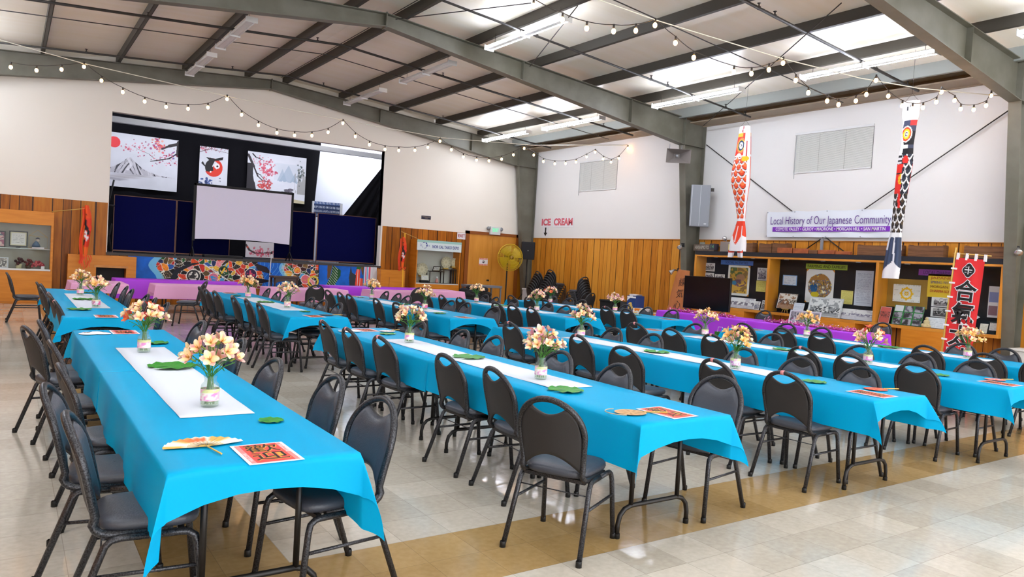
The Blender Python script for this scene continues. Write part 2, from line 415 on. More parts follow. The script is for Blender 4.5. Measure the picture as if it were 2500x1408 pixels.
for k, (y0, y1, z0, z1) in enumerate(HOLES):
    w, h = y1 - y0, z1 - z0
    root = thing('window_%d' % (k + 1), '', 'window', (XR, (y0 + y1) / 2, z0), RW); del root['label']; del root['category']; struct(root)
    mb = MB()
    for a in ((-w / 2, -w / 2 + .035, 0, h), (w / 2 - .035, w / 2, 0, h), (-w / 2, w / 2, 0, .035), (-w / 2, w / 2, h - .035, h)):
        mb.box(a[0], a[1], .04, .12, a[2], a[3])
    mb.build('window_frame', LTGREY, root)
    mb = MB(); mb.box(-w / 2, w / 2, .13, .136, 0, h); mb.build('pane', mat('night_pane', '50565c', .1), root)
for k, (y0, y1, z0, z1) in enumerate(HOLES):
    w, h = y1 - y0, z1 - z0
    b = thing('window_blind', ('narrow closed slatted blind over the window near the corner', 'wide closed slatted blind over the window above the history banner')[k], 'blind', (XR - .005, (y0 + y1) / 2, z0), RW)
    mb = MB(); n = int(h / .024)
    for i in range(n):
        z = .03 + i * (h - .06) / n
        mb.add([(-w / 2 + .012, -.006, z), (w / 2 - .012, -.006, z), (w / 2 - .012, .012, z + .0235), (-w / 2 + .012, .012, z + .0235)], [(0, 1, 2, 3)])
    mb.build('slat', BLIND, b)
    mb = MB(); mb.box(-w / 2, w / 2, -.03, .03, h - .04, h + .01); mb.build('headrail', FIXW, b, bevel=.004)
    mb = MB(); mb.box(-w / 2 + .01, w / 2 - .01, -.018, .012, .0, .026); mb.build('bottom_rail', FIXW, b)
    for x in (-w / 6, w / 6): mb = MB(); mb.tube([(x, -.012, h - .03), (x, -.012, .02)], .0025, 5); mb.build('ladder_cord', mat('blind_cord', 'a8a8a0', .6), b)
    mb = MB(); mb.tube([(-w / 2 + .05, -.035, h - .05), (-w / 2 + .045, -.035, -.12)], .006, 6); mb.build('wand', mat('wand_plastic', 'b0b4b6', .3), b)
mb = MB(); mb.box(XL - .2, XL, YN, YS, WZ, 5.75); struct(mb.build('wall_left', WHITE_R))
mb = MB(); mb.box(XL - .2, XL + .012, YN, YS, 0, WZ); struct(mb.build('trim_7', WAINR))
# eave strip above the display wall
mb = MB(); mb.box(XR - .55, XR, YN, YS - .1, 5.44, 5.47); mb.box(XR - .06, XR, YN, YS - .1, 5.42, 5.75); struct(mb.build('trim_5', mat('eave_tan', '9b8a74', .6)))
mb = MB()
mb.box(XR - .98, XR - .96, YN, YS - .1, 5.512, 5.74); mb.box(XR - .98, XR - .90, YN, YS - .1, 5.50, 5.512)
struct(mb.build('trim_6', mat('eave_strut', '8d918c', .45)))

# ------------------------------------------------------------------ steel frames
def frame_bay(y, k, half=False):
    top = lambda x: 6.17 - .077 * abs(x - RIDGE)
    bot = lambda x: 5.93 - .128 * abs(x - RIDGE)
    mb = MB(); xs = [XL - .2, -2.6, RIDGE - 2, RIDGE, RIDGE + 2, 14.05]
    for a, b in zip(xs, xs[1:]):
        mb.add([(a, y, top(a)), (b, y, top(b)), (b, y, bot(b)), (a, y, bot(a))], [(0, 1, 2, 3)])
        for g in (top, bot):
            mb.add([(a, y - .1, g(a)), (b, y - .1, g(b)), (b, y + .1, g(b)), (a, y + .1, g(a)), (a, y - .1, g(a) - .014), (b, y - .1, g(b) - .014), (b, y + .1, g(b) - .014), (a, y + .1, g(a) - .014)],
                   [(0, 1, 2, 3), (7, 6, 5, 4), (0, 4, 5, 1), (2, 6, 7, 3)])
    mb.box(RIDGE - .012, RIDGE + .012, y - .1, y + .1, bot(RIDGE) - .03, top(RIDGE) + .02)
    for x in (RIDGE + 3.2, RIDGE + 6.4): mb.box(x - .006, x + .006, y - .1, y + .1, bot(x), top(x))
    struct(mb.build('beam_%d' % k, STEEL, solid=0))
    mb = MB(); zt = bot(14.05)
    poly = [(14.05, top(14.05)), (14.80, top(14.80)), (14.80, 0), (14.62, 0), (14.05, zt)]
    mb.add([(x, y, z) for x, z in poly], [(0, 1, 2, 3, 4)])
    def plate(xa, za, xb, zb, d=.012):
        mb.add([(xa, y - .1, za), (xb, y - .1, zb), (xb, y + .1, zb), (xa, y + .1, za), (xa - d, y - .1, za), (xb - d, y - .1, zb), (xb - d, y + .1, zb), (xa - d, y + .1, za)],
               [(0, 1, 2, 3), (7, 6, 5, 4), (0, 4, 5, 1), (2, 6, 7, 3), (0, 3, 7, 4), (1, 5, 6, 2)])
    plate(14.05, zt, 14.62, 0); plate(14.81, top(14.8), 14.81, 0)
    plate(14.05, top(14.05), 14.05, zt)
    mb.box(14.05, 14.8, y - .1, y + .1, zt - .006, zt + .006)
    mb.box(14.5, 14.84, y - .12, y + .12, 0, .015)
    struct(mb.build('column_%d' % k, STEEL))
frame_bay(20.42, 1); frame_bay(13.1, 2); frame_bay(5.6, 3); frame_bay(-1.9, 4)
# purlins run the length of the roof
for i, x in enumerate((-4.3, -2.7, -1.1, .5, 2.05, 3.55, 5.10, 6.12, 7.75, 9.35, 10.95, 12.5)):
    z = 6.17 - .077 * abs(x - RIDGE)
    mb = MB(); d = .05
    mb.box(x - .006, x + .006, YN, 20.6, z, z + .2); mb.box(x - d, x, YN, 20.6, z + .19, z + .2); mb.box(x, x + d + .02, YN, 20.6, z, z + .012)
    mb.box(x + d + .012, x + d + .02, YN, 20.6, z, z + .03)
    struct(mb.build('purlin_%d' % (i + 1), PURLIN))

# ------------------------------------------------------------------ pipes with sprinkler heads
def pipe_run(y, r, heads, label, name='sprinkler_pipe', x0=XL, x1=14.3, drop=.0):
    z = lambda x: 6.02 - .077 * abs(x - RIDGE) - drop
    mb = MB(); mb.tube([(x0, y, z(x0)), (RIDGE, y, z(RIDGE)), (x1, y, z(x1))], r, 8)
    t = thing(name, label, 'pipe', (0, 0, 0)); mb.build('pipe', DARKPIPE, t)
    for x in heads:
        h = MB(); h.tube([(x, y, z(x)), (x, y, z(x) + .07)], .011, 6); h.lathe([(.0, .07), (.03, .075), (.03, .08), (0, .085)], 8, (x, y, z(x)))
        h.box(x - .02, x + .02, y - .02, y + .02, z(x) - .02, z(x) + .03)
        h.build('sprinkler_head', DARKPIPE, t)
    return t
pipe_run(18.95, .022, (1.3, 4.4, 6.7, 7.5, 8.9, 10.3, 12.8, 13.9), 'dark sprinkler pipe crossing the roof closest to the stage wall')
pipe_run(15.2, .026, (2.0, 5.2, 8.2, 10.4, 10.7, 13.2), 'dark sprinkler pipe crossing between the stage wall and middle roof frame')
pipe_run(11.25, .022, (2.5, 5.2, 8.0, 11.0, 11.5, 13.4, 14.1), 'dark sprinkler pipe just in front of the middle roof frame')
pipe_run(7.38, .026, (4, 7, 9.4, 9.8, 12.8, 13.9), 'thick dark sprinkler pipe ending above the black carp streamer')
pipe_run(16.2, .010, (), 'thin steel rod crossing the roof between the two far pipes', 'sag_rod')
pipe_run(8.92, .010, (), 'thin steel rod crossing the roof between the two near pipes', 'sag_rod')
def rod(name, label, a, b, r=.009, m=None):
    mb = MB(); mb.tube([a, b], r, 6); tag(mb.build(name, m or DARKPIPE), label, 'rod'); 
rod('brace_rod', 'thin diagonal roof rod rising away from the middle column', (14.34, 12.7, 5.34), (9.87, 6.3, 5.66))
rod('brace_rod', 'thin diagonal roof rod from the middle frame past the long lit fixture', (8.91, 12.72, 5.74), (7.51, 9.47, 5.84))
rod('brace_rod', 'thin diagonal roof rod starting at the ridge of the middle frame', (5.79, 12.68, 5.98), (6.95, 10.0, 5.88))
rod('brace_rod', 'diagonal wall rod falling from the middle column behind the banner', (14.80, 12.96, 4.95), (14.80, 8.88, 2.225), .012)
rod('brace_rod', 'diagonal wall rod falling from the near column behind the banner', (14.775, 5.74, 5.04), (14.775, 9.97, 2.225), .012)

# ------------------------------------------------------------------ fluorescent fixtures, 2.44 m, hung under the purlins
def fixture(x, y0, y1, lit, label):
    z = 6.05 - .077 * abs(x - RIDGE)
    t = thing('fluorescent_fixture', label, 'light fixture', (x, y0, z - .16), 0, 'fill strip lights out of view' if 'outside' in label else 'lit strip lights' if lit else 'unlit strip lights')
    L = y1 - y0; mb = MB()
    mb.prism([(-.05, .04), (.05, .04), (.082, .088), (.05, .11), (-.05, .11), (-.082, .088)], 0, L)
    mb.build('housing', FIXW, t)
    for ya, yb, w_ in ((-.012, .0, .11), (L, L + .012, .11), (L / 2 - .012, L / 2 + .012, .1)):
        mb = MB(); mb.box(-w_, w_, ya, yb, .01, .11); mb.build('end_cap', FIXW, t)
    for s in (-.075, .075):
        for a, b in ((.01, L / 2 - .012), (L / 2 + .012, L - .01)):
            mb = MB(); mb.tube([(s, a, .055), (s, b, .055)], .02, 8); mb.build('tube', TUBE if lit else TUBEOFF, t)
    for yy in (.2, L - .2): mb = MB(); mb.tube([(0, yy, .1), (0, yy, .30)], .004, 5); mb.build('hanger', DARKPIPE, t)
fixture(7.70, 9.98, 12.42, True, 'lit strip light hung below the roof ridge, in front of middle frame')
fixture(12.33, 9.96, 12.42, True, 'lit strip light beside the middle column, in front of its frame')
fixture(12.33, 6.10, 8.55, True, 'long bright strip light above the two carp streamers')
fixture(12.40, 17.55, 19.95, True, 'lit strip light near the corner column, closest to the stage wall')
fixture(12.40, 14.35, 16.8, True, 'lit strip light between the corner and the middle frame')
fixture(12.28, 2.45, 4.9, True, 'lit strip light past the near frame')
fixture(7.72, 13.92, 16.3, False, 'unlit strip light right behind the middle frame, below the ridge')
fixture(7.74, 17.5, 19.9, False, 'unlit strip light below the ridge, nearer the stage wall')
fixture(3.57, 14.09, 16.5, False, 'unlit strip light over the cabinet side, behind the middle frame')
fixture(3.57, 17.3, 19.7, False, 'unlit strip light over the cabinet side, nearer the stage wall')
for x, ya in ((12.3, -2.2), (7.7, 2.4), (7.7, -2.2), (3.5, 2.4), (3.5, -2.2), (-1.1, 2.4), (-1.1, -2.2), (-1.1, 6.6), (3.5, 6.6), (-1.1, 10.2), (-1.1, 14.1), (-1.1, 17.5)):  # unseen strip lights added as fill; stageward ones inferred from a brighter ceiling corner
    fixture(x, ya, ya + 2.44, True, 'strip light added for fill outside the picture, %s' % ('behind the camera' if ya < 3 else 'beside the camera'))

# ------------------------------------------------------------------ string lights
def string_light(label, bulbs, wire, drop_end):
    t = thing('string_light', label, 'string lights')
    mb = MB(); mb.tube(wire, .008, 6); mb.build('support_rope', mat('white_rope', 'd8d4c4', .6), t)
    P = []
    for i, (x, y, z) in enumerate(bulbs):
        P.append((x, y, z + .085))
    path = []
    for a, b in zip(P, P[1:]):
        for k in range(3):
            u = k / 3; path.append((a[0] + (b[0] - a[0]) * u, a[1] + (b[1] - a[1]) * u, a[2] + (b[2] - a[2]) * u - .012 * math.sin(PI * u)))
    path.append(P[-1])
    if drop_end: path.append((P[-1][0], P[-1][1], P[-1][2] - drop_end))
    mb = MB(); mb.tube(path, .006, 5); mb.build('cable', DARKPIPE, t)
    first = None
    for (x, y, z) in bulbs:
        if first is None:
            mb = MB(); mb.ball((0, 0, 0), .029, 10, 0, (1, 1, 1.25)); mb.tube([(0, 0, .03), (0, 0, .09)], .015, 7, 1)
            first = mb.build('bulb', [BULB, DARKPIPE], t, (x, y, z))
        else:
            c = first.copy(); COL.objects.link(c); c.location = (x, y, z)
S1 = [(-0.05, 15.85, 4.52), (0.33, 15.85, 4.54), (0.71, 15.85, 4.63), (1.06, 15.85, 4.75), (1.35, 15.85, 4.55), (1.71, 15.85, 4.4), (2.09, 15.85, 4.29), (2.47, 15.85, 4.25), (2.87, 15.85, 4.28), (3.24, 15.85, 4.37), (3.6, 15.85, 4.6), (3.9, 15.85, 4.33), (4.25, 15.85, 4.17), (4.64, 15.85, 4.07), (5.02, 15.85, 4.07), (5.4, 15.85, 4.12), (5.76, 15.85, 4.25), (6.09, 15.85, 4.5), (6.4, 15.85, 4.25), (6.75, 15.85, 4.11), (7.14, 15.85, 4.06), (7.49, 15.85, 4.08), (7.91, 15.85, 4.14), (8.25, 15.85, 4.26), (8.57, 15.85, 4.45), (8.9, 15.85, 4.29), (9.25, 15.85, 4.16), (9.64, 15.85, 4.13), (10.01, 15.85, 4.16), (10.39, 15.85, 4.25), (10.75, 15.85, 4.41), (11.08, 15.85, 4.62), (11.4, 15.85, 4.49), (11.73, 15.85, 4.36), (12.12, 15.85, 4.35), (12.49, 15.85, 4.4), (12.85, 15.85, 4.49), (13.22, 15.85, 4.68), (13.52, 15.85, 4.85), (13.83, 15.85, 4.7), (14.14, 15.85, 4.65), (14.43, 15.85, 4.79), (14.75, 15.85, 5.13)]
S2 = [(5.19, 7.41, 4.75), (5.59, 7.34, 4.66), (5.94, 7.28, 4.62), (6.34, 7.22, 4.66), (6.67, 7.16, 4.73), (6.97, 7.12, 4.86), (7.31, 7.06, 4.69), (7.63, 7.01, 4.55), (8.33, 6.89, 4.47), (8.65, 6.84, 4.5), (8.97, 6.79, 4.61), (9.23, 6.75, 4.75), (9.49, 6.7, 4.54), (9.76, 6.66, 4.4), (10.16, 6.6, 4.34), (10.4, 6.56, 4.32), (10.76, 6.5, 4.43), (10.97, 6.46, 4.56), (11.16, 6.43, 4.81), (11.46, 6.38, 4.61), (11.81, 6.33, 4.51), (12.05, 6.29, 4.5), (12.3, 6.25, 4.55), (12.62, 6.2, 4.69), (12.72, 6.18, 4.87), (13.06, 6.12, 4.78), (13.23, 6.09, 4.66), (13.58, 6.04, 4.7), (13.91, 5.99, 4.82), (14.02, 5.97, 5.01)]
string_light('string of warm round bulbs swagged in front of the stage wall', S1, [(-2.35, 15.85, 5.29), (-0.22, 15.85, 4.96), (1.03, 15.85, 4.81), (3.59, 15.85, 4.66), (6.07, 15.85, 4.57), (8.58, 15.85, 4.54), (11.34, 15.85, 4.74), (14.75, 15.85, 5.22)], .12)
string_light('string of warm round bulbs swagged under the roof in front of the carp streamers', S2, [(4.61, 7.5, 5.15), (5.32, 7.38, 5.07), (6.08, 7.26, 5.01), (6.97, 7.12, 4.93), (9.22, 6.75, 4.81), (10.81, 6.49, 4.79), (12.13, 6.27, 4.84), (14.02, 5.97, 5.02), (14.87, 5.83, 5.09)], 0)
# ------------------------------------------------------------------ banquet chair, faces local +X
def back_x(z): return -.185 - (z - .47) * .25
def half_w(z):
    if z < .68: return .178 + .022 * (z - .45) / .23
    return .2 * math.sqrt(max(0, 1 - ((z - .68) / .2) ** 2.1))
def bow(y): return .035 * (y / .2) ** 2
def make_chair(name, tape):
    t = thing(name, 'charcoal banquet chair', 'chair')
    # seat cushion
    mb = MB(); rings = [(.90, .432), (.97, .436), (1., .452), (.985, .468), (.93, .480), (.7, .487), (.35, .490), (.02, .491)]
    n = 28; vs = []
    for s, z in rings:
        for j in range(n):
            a = 2 * PI * j / n; c, d = math.cos(a), math.sin(a); e = .5
            x = math.copysign(abs(c) ** e, c) * .205 * s; y = math.copysign(abs(d) ** e, d) * (.2 + .012 * c) * s
            vs.append((.028 + x, y, z))
    fs = [(i * n + j, i * n + (j + 1) % n, (i + 1) * n + (j + 1) % n, (i + 1) * n + j) for i in range(len(rings) - 1) for j in range(n)] + [tuple(reversed(range(n)))]
    mb.add(vs, fs, 0, True); mb.build('seat', VINYL, t)
    # upholstered back with hand slot and arched lower edge
    nu, nv = 22, 12; front, back = [], []
    for j in range(nv + 1):
        for i in range(nu + 1):
            s = -1 + 2 * i / nu; y = s * .184
            ytop = .68 + .187 * max(0, 1 - abs(s) ** 2.2) ** .5
            if abs(y) < .105: ytop = min(ytop, .868) - .074 * (math.cos(y / .105 * PI / 2) ** .8)
            ybot = .455 + .105 * max(0, math.cos(s * PI / 2)) ** .85
            ytop = max(ytop, ybot + .002)
            z = ybot + (ytop - ybot) * j / nv; x = back_x(z) + bow(y)
            edge = min(1, 3.2 * (1 - abs(s))) * min(1, 6 * j / nv) * min(1, 6 * (1 - j / nv))
            yy = math.copysign(min(abs(y), half_w(max(z, .45)) - .004), y)
            front.append((x + .006 + .024 * edge ** .5, yy, z)); back.append((x - .009, yy, z))
    q = lambda i, j: j * (nu + 1) + i
    f1 = [(q(i, j), q(i + 1, j), q(i + 1, j + 1), q(i, j + 1)) for j in range(nv) for i in range(nu)]
    mb = MB(); mb.add(front, f1, 0, True); mb.add(back, [tuple(reversed(f)) for f in f1], 1, True)
    o = len(front); rim = [q(i, 0) for i in range(nu + 1)] + [q(nu, j) for j in range(1, nv + 1)] + [q(i, nv) for i in range(nu - 1, -1, -1)] + [q(0, j) for j in range(nv - 1, 0, -1)]
    for a, b in zip(rim, rim[1:] + rim[:1]):
        mb.f.append((b, a, a + o, b + o)); mb.mi.append(1); mb.sm.append(False)
    mb.build('backrest', [VINYL, VINYLB], t)
    # bent tube around the back, running forward under the seat
    P = [(.12, .186, .424), (-.095, .188, .424), (-.122, .188, .427), (-.145, .187, .435), (-.162, .186, .449), (-.173, .185, .468), (back_x(.5) + bow(.18), .184, .50)]
    for z in (.56, .62, .68): P.append((back_x(z) + bow(half_w(z)), half_w(z), z))
    for k in range(1, 18):
        a = PI * k / 18; z = .68 + .2 * math.sin(a); y = .2 * math.cos(a); P.append((back_x(z) + bow(y), y, z))
    P += [(x, -y, z) for x, y, z in reversed(P[:10])]
    mb = MB(); mb.tube(P, .0175, 8); mb.build('back_frame', FRAME, t)
    for s in (1, -1):
        fl = [(.255, .232 * s, 0), (.215, .218 * s, .36), (.205, .214 * s, .395), (.18, .211 * s, .412), (.15, .21 * s, .415), (.03, .21 * s, .415)]
        rl = [(.03, .21 * s, .415), (-.07, .21 * s, .415), (-.105, .211 * s, .408), (-.128, .214 * s, .385), (-.265, .234 * s, 0)]
        for L in (fl, rl):
            mb = MB(); mb.tube(L, .0152, 8); f = L[0] if L[0][2] == 0 else L[-1]
            mb.lathe([(.0, 0), (.018, 0), (.018, .03), (.0155, .034)], 8, f, 1); mb.build('leg', [FRAME, RUBBER], t)
        mb = MB(); mb.tube([(.226, .221 * s, .27), (-.168, .221 * s, .27)], .009, 6); mb.build('stretcher', FRAME, t)
    mb = MB(); mb.tube([(-.14, -.216, .345), (-.14, .216, .345)], .0035, 5); mb.build('cross_wire', FRAME, t)
    mb = MB(); mb.box(-.14, -.115, -.19, .19, .405, .425); mb.box(.14, .165, -.19, .19, .405, .425); mb.build('seat_rail', FRAME, t)
    if tape:
        mb = MB(); mb.tube([(back_x(.88), -.014, .8795), (back_x(.88), .014, .8795)], .0192, 8); mb.build('tape', TAPE, t)
    note_kids(t); return t
CHAIR = {'A3L': [(0.37, 13.2), (0.41, 12.78), (0.38, 11.95), (0.43, 10.86), (0.43, 10.34), (0.44, 9.53)],
 'A3R': [(1.54, 13.67), (1.55, 12.73), (1.54, 12.03), (1.59, 10.95), (1.58, 10.26), (1.6, 9.51)],
 'AL': [(0.23, 7.33), (0.12, 6.84), (0.25, 5.89), (0.25, 4.81), (0.16, 4.17), (0.21, 3.47)],
 'AR': [(1.54, 7.3), (1.51, 6.44), (1.55, 5.9), (1.49, 4.81), (1.62, 4.07), (1.60, 3.39)],
 'B3L': [(2.68, 13.2), (2.66, 12.63), (2.69, 12.14), (2.68, 10.96), (2.74, 10.47), (2.7, 9.7)],
 'B3R': [(3.9, 13.31), (3.82, 12.45), (3.8, 11.85), (3.93, 11.1), (3.93, 10.58), (3.94, 9.98)],
 'BL': [(2.72, 7.39), (2.7, 6.67), (2.73, 5.99), (2.74, 4.83), (2.74, 4.16), (2.44, 3.13)],
 'BR': [(3.83, 7.24), (3.91, 6.45), (3.95, 5.9), (3.89, 4.81), (3.89, 4.09), (4.26, 3.43)],
 'C3L': [(4.97, 13.31), (4.98, 12.74), (4.93, 12.17), (5.03, 11.25), (4.98, 10.36), (5.03, 9.75)],
 'C3R': [(6.29, 13.48), (6.25, 12.85), (6.11, 12.16), (6.43, 11.11), (6.46, 10.62), (6.45, 9.74)],
 'CL': [(5.04, 7.32), (4.93, 6.54), (5.0, 5.98), (4.76, 5.02), (4.99, 4.14), (4.99, 3.45)],
 'CR': [(6.19, 7.2), (6.15, 6.61), (6.19, 5.99), (6.17, 4.71), (6.14, 4.04), (6.13, 3.44)],
 'D3L': [(7.04, 13.3), (7.12, 12.78), (7.11, 12.04), (7.18, 10.88), (7.16, 10.34), (7.16, 9.79)],
 'D3R': [(8.5, 13.24), (8.3, 12.52), (8.4, 12.0), (8.45, 10.94), (8.4, 10.36), (8.4, 9.85)],
 'DL': [(7.1, 7.27), (7.02, 6.54), (7.03, 5.88), (7.07, 4.69), (7.04, 4.12), (7.11, 3.5)],
 'DR': [(8.25, 7.17), (8.25, 6.43), (8.25, 5.86), (8.25, 4.68), (8.27, 4.01), (8.28, 3.44)],
 'E3L': [(9.21, 13.37), (9.31, 12.85), (9.2, 12.09), (9.41, 11.08), (9.34, 10.38), (9.37, 9.84)],
 'E3R': [(10.48, 13.4), (10.5, 12.85), (10.44, 12.32), (10.48, 10.98), (10.52, 10.4), (10.65, 9.85)],
 'EL': [(9.42, 7.28), (9.44, 6.6), (9.39, 5.96), (9.42, 4.53), (9.35, 3.82), (9.25, 3.25)],
 'ER': [(10.49, 7.21), (10.52, 6.61), (10.6, 4.6), (10.59, 4.09)]}
YAW = {('BL', 5): 27, ('BR', 5): 190, ('AR', 5): 188, ('AL', 1): 14, ('AL', 4): -10, ('AL', 5): -6, ('CL', 3): 8, ('E3L', 2): -8, ('D3R', 1): 174}
ROWN = {'A': 'fifth', 'B': 'fourth', 'C': 'third', 'D': 'second', 'E': 'first'}
ORD = ['first', 'second', 'third', 'fourth', 'fifth', 'sixth']
PROTO = [make_chair('banquet_chair', False), make_chair('banquet_chair', True)]
USED = [False, False]
def put_chair(x, y, rz, label, group=None, tape=False, z=0):
    k = int(tape)
    if not USED[k]:
        USED[k] = True; c = PROTO[k]; c.location = (x, y, z); c.rotation_euler = (0, 0, rz); c['label'] = label
        if group: c['group'] = group
        return c
    return dup(PROTO[k], (x, y, z), rz, label, group)
rc = random.Random(5)
for g, pts in CHAIR.items():
    right = g.endswith('R'); far = '3' in g; row = ROWN[g[0]]
    for i, (x, y) in enumerate(pts):
        a = math.radians(YAW.get((g, i), (180 if right else 0) + rc.uniform(-4, 4)))
        tape = (not right) and rc.random() < .5 and g != 'AL'
        if g == 'CL' and i == 5: tape = True
        i2 = i if g != 'ER' or i < 2 else i + 1
        lab = 'charcoal banquet chair, %s side of %s tables in %s row from windows, %s from stage' % ('window' if right else 'cabinet', 'farther' if far else 'nearer', row, ORD[i2])
        put_chair(x + .29 * math.cos(a), y + .29 * math.sin(a), a, lab, 'banquet chairs along the blue tables', tape)
put_chair(.28, 16.13, 0, 'charcoal banquet chair standing alone before the wooden trophy cabinet')
put_chair(2.98, 15.38, math.radians(155), 'charcoal banquet chair standing alone at the pink table, fourth row from windows')
put_chair(5.42, 15.45, math.radians(93), 'charcoal banquet chair with its back to us at the third row pink table')
put_chair(8.07, 15.85, math.radians(97), 'charcoal banquet chair with its back to us at the second row pink table')
put_chair(13.55, 10.1, PI, 'charcoal banquet chair behind the purple table, beside the television')
put_chair(13.55, 7.45, PI, 'charcoal banquet chair behind the purple table, near the small bottom photograph')
# nested stacks by the display wall: every chair in a stack is a chair
def stack(x, y, rz, n, dx, word, base=0):
    for k in range(n):
        w = 'lowest' if k == 0 else 'topmost' if k == n - 1 else ORD[k] + ' from the floor' if k < 6 else 'seventh from the floor' if k == 6 else 'eighth from the floor'
        c, s = math.cos(rz), math.sin(rz)
        put_chair(x + dx * k * c, y + dx * k * s, rz, 'charcoal banquet chair, %s in the %s' % (w, word), 'stacked banquet chairs', False, .072 * k + base)
stack(13.75, 18.55, math.radians(-6), 8, .04, 'stack closest to the white chest')
stack(13.75, 17.95, math.radians(2), 9, .04, 'tallest chair stack')
stack(13.95, 16.55, math.radians(92), 7, .03, 'chair stack furthest from the white chest')
put_chair(13.55, 15.95, math.radians(100), 'charcoal banquet chair standing unstacked beside the chair stacks')

# ------------------------------------------------------------------ folding tables and their cloths
def make_table(L, wd=.76, col=WOODTOP, label='', cat='table', name='folding_table'):
    t = thing(name, label, cat)
    mb = MB(); mb.box(-wd / 2, wd / 2, -L / 2, L / 2, .705, .738); mb.build('tabletop', col, t, bevel=.006)
    for s in (-1, 1):
        y = s * (L / 2 - .22); mb = MB()
        for x in (-.2, .2): mb.tube([(x, y, .705), (x, y, .19)], .0145, 8)
        mb.tube([(-.30, y, 0), (-.30, y, .08), (-.285, y, .135), (-.25, y, .17), (-.2, y, .185), (.2, y, .185), (.25, y, .17), (.285, y, .135), (.30, y, .08), (.30, y, 0)], .0145, 8)
        mb.tube([(-.2, y, .60), (.2, y, .60)], .01, 6)
        for x in (-.30, .30): mb.lathe([(0, 0), (.018, 0), (.018, .03)], 8, (x, y, 0), 1)
        mb.build('leg', [TABLELEG, RUBBER], t)
        mb = MB(); mb.tube([(0, y, .60), (0, s * (L / 2 - .62), .70)], .008, 6); mb.tube([(-.06, y, .6), (0, y - s * .05, .62), (.06, y, .6)], .006, 5); mb.build('brace', TABLELEG, t)
    return t
def cloth(x0, x1, y0, y1, so, e0, e1, seed, label, m=CLOTHB, group=None, name='tablecloth', top=.743, cat='tablecloth', so2=None, ear=1., skew=0., lift=.5):
    """drape over a table top: sides hang, corners fold into pointed ears; e0 / e1 overhang at the ends (0.02 where tables meet)"""
    rr = random.Random(seed); W_, L_ = x1 - x0, y1 - y0; so2 = so if so2 is None else so2
    us = [-so + so * i / 16 for i in range(16)] + [W_ * i / 6 for i in range(7)] + [W_ + so2 * (i + 1) / 16 for i in range(16)]
    ne0, ne1 = max(2, int(e0 / .013)), max(2, int(e1 / .013)); nl = int(L_ / .055)
    vs_ = [-e0 + e0 * i / ne0 for i in range(ne0)] + [L_ * i / nl for i in range(nl + 1)] + [L_ + e1 * (i + 1) / ne1 for i in range(ne1)]
    psi = {(sx, sy): math.radians(rr.uniform(25, 70)) for sx in (-1, 1) for sy in (-1, 1)}
    th = {k: math.radians(rr.uniform(20, 33)) * ear for k in psi}
    ph = [rr.uniform(0, 6.28) for _ in range(8)]
    def pos(u, v):
        a, sx = (-u, -1) if u < 0 else (u - W_, 1) if u > W_ else (0, 1)
        b, sy = (-v, -1) if v < 0 else (v - L_, 1) if v > L_ else (0, 1)
        uu, vv = min(max(u, 0), W_), min(max(v, 0), L_)
        X, Y = x0 + uu, y0 + vv
        edge = min(1, max(0, min(vv, L_ - vv)) / .3)
        k = 0 if sx < 0 else 4
        if a == 0 and b == 0: return (X, Y, top + .0012 * math.sin(9 * u + ph[0]) * math.sin(4 * v + ph[1]))
        if b == 0 or a == 0:
            d = a * (1 + skew * (1 - vv / L_)) if b == 0 else b * (1 - lift * (1 - abs(2 * uu / W_ - 1) ** 2.2))
            if b == 0:
                wv = .035 * math.sin(5.2 * vv + ph[k]) + .022 * math.sin(9.7 * vv + ph[k + 1]) + .006 * math.sin(17 * vv + ph[k + 2])
                wv *= edge
            else: wv = .03 * math.sin(7 * uu + ph[3]) * min(1, min(uu, W_ - uu) / .2)
            out = .006 * min(1, d / .02) + d * (.04 + max(-.03, wv * 1.6))
            z = top - d + .006 * (1 - math.exp(-d / .01))
            return (X + sx * out, Y, z) if b == 0 else (X, Y + sy * out, z)
        a *= 1 + skew * (1 - vv / L_)
        r = math.hypot(a, b); f = math.atan2(b, a) / (PI / 2)
        ps, t_ = psi[(sx, sy)], th[(sx, sy)]
        crest = Vector((sx * math.cos(ps) * math.sin(t_), sy * math.sin(ps) * math.sin(t_), -math.cos(t_)))
        d0 = Vector((sx * .05, 0, -1)); d1 = Vector((0, sy * .05, -1))
        w = f * 2 if f < .5 else 2 - 2 * f
        w = math.sin(w * PI / 2)
        dr = ((d0 if f < .5 else d1) * (1 - w) + crest * w).normalized()
        o = .006 * min(1, r / .02)
        return (X + sx * o * (1 - f) + dr.x * r, Y + sy * o * f + dr.y * r, top + dr.z * r)
    nu, nv = len(us) - 1, len(vs_) - 1
    V = [pos(u, v) for v in vs_ for u in us]
    F = [(j * (nu + 1) + i, j * (nu + 1) + i + 1, (j + 1) * (nu + 1) + i + 1, (j + 1) * (nu + 1) + i) for j in range(nv) for i in range(nu)]
    mb = MB(); mb.add(V, F, 0, True)
    return tag(mb.build(name, m), label, cat, group)
BLUE_ROWS = {  # x0, x1, near block [y0, seam, y1], far block
    'A': (.52, 1.29, (2.95, 5.38, 7.87), .51, 1.28, (9.11, 11.56, 14.05)),
    'B': (2.965, 3.735, (2.93, 5.46, 8.0), 3.005, 3.775, (9.29, 11.72, 14.16)),
    'C': (5.33, 6.095, (2.90, 5.49, 8.1), 5.34, 6.105, (9.26, 11.68, 14.1)),
    'D': (7.43, 8.19, (2.83, 5.35, 7.87), 7.62, 8.38, (9.42, 11.85, 14.2)),
    'E': (9.68, 10.44, (2.6, 5.2, 7.87), 9.60, 10.38, (9.15, 11.6, 14.1))}
tproto = {}
sd = 11
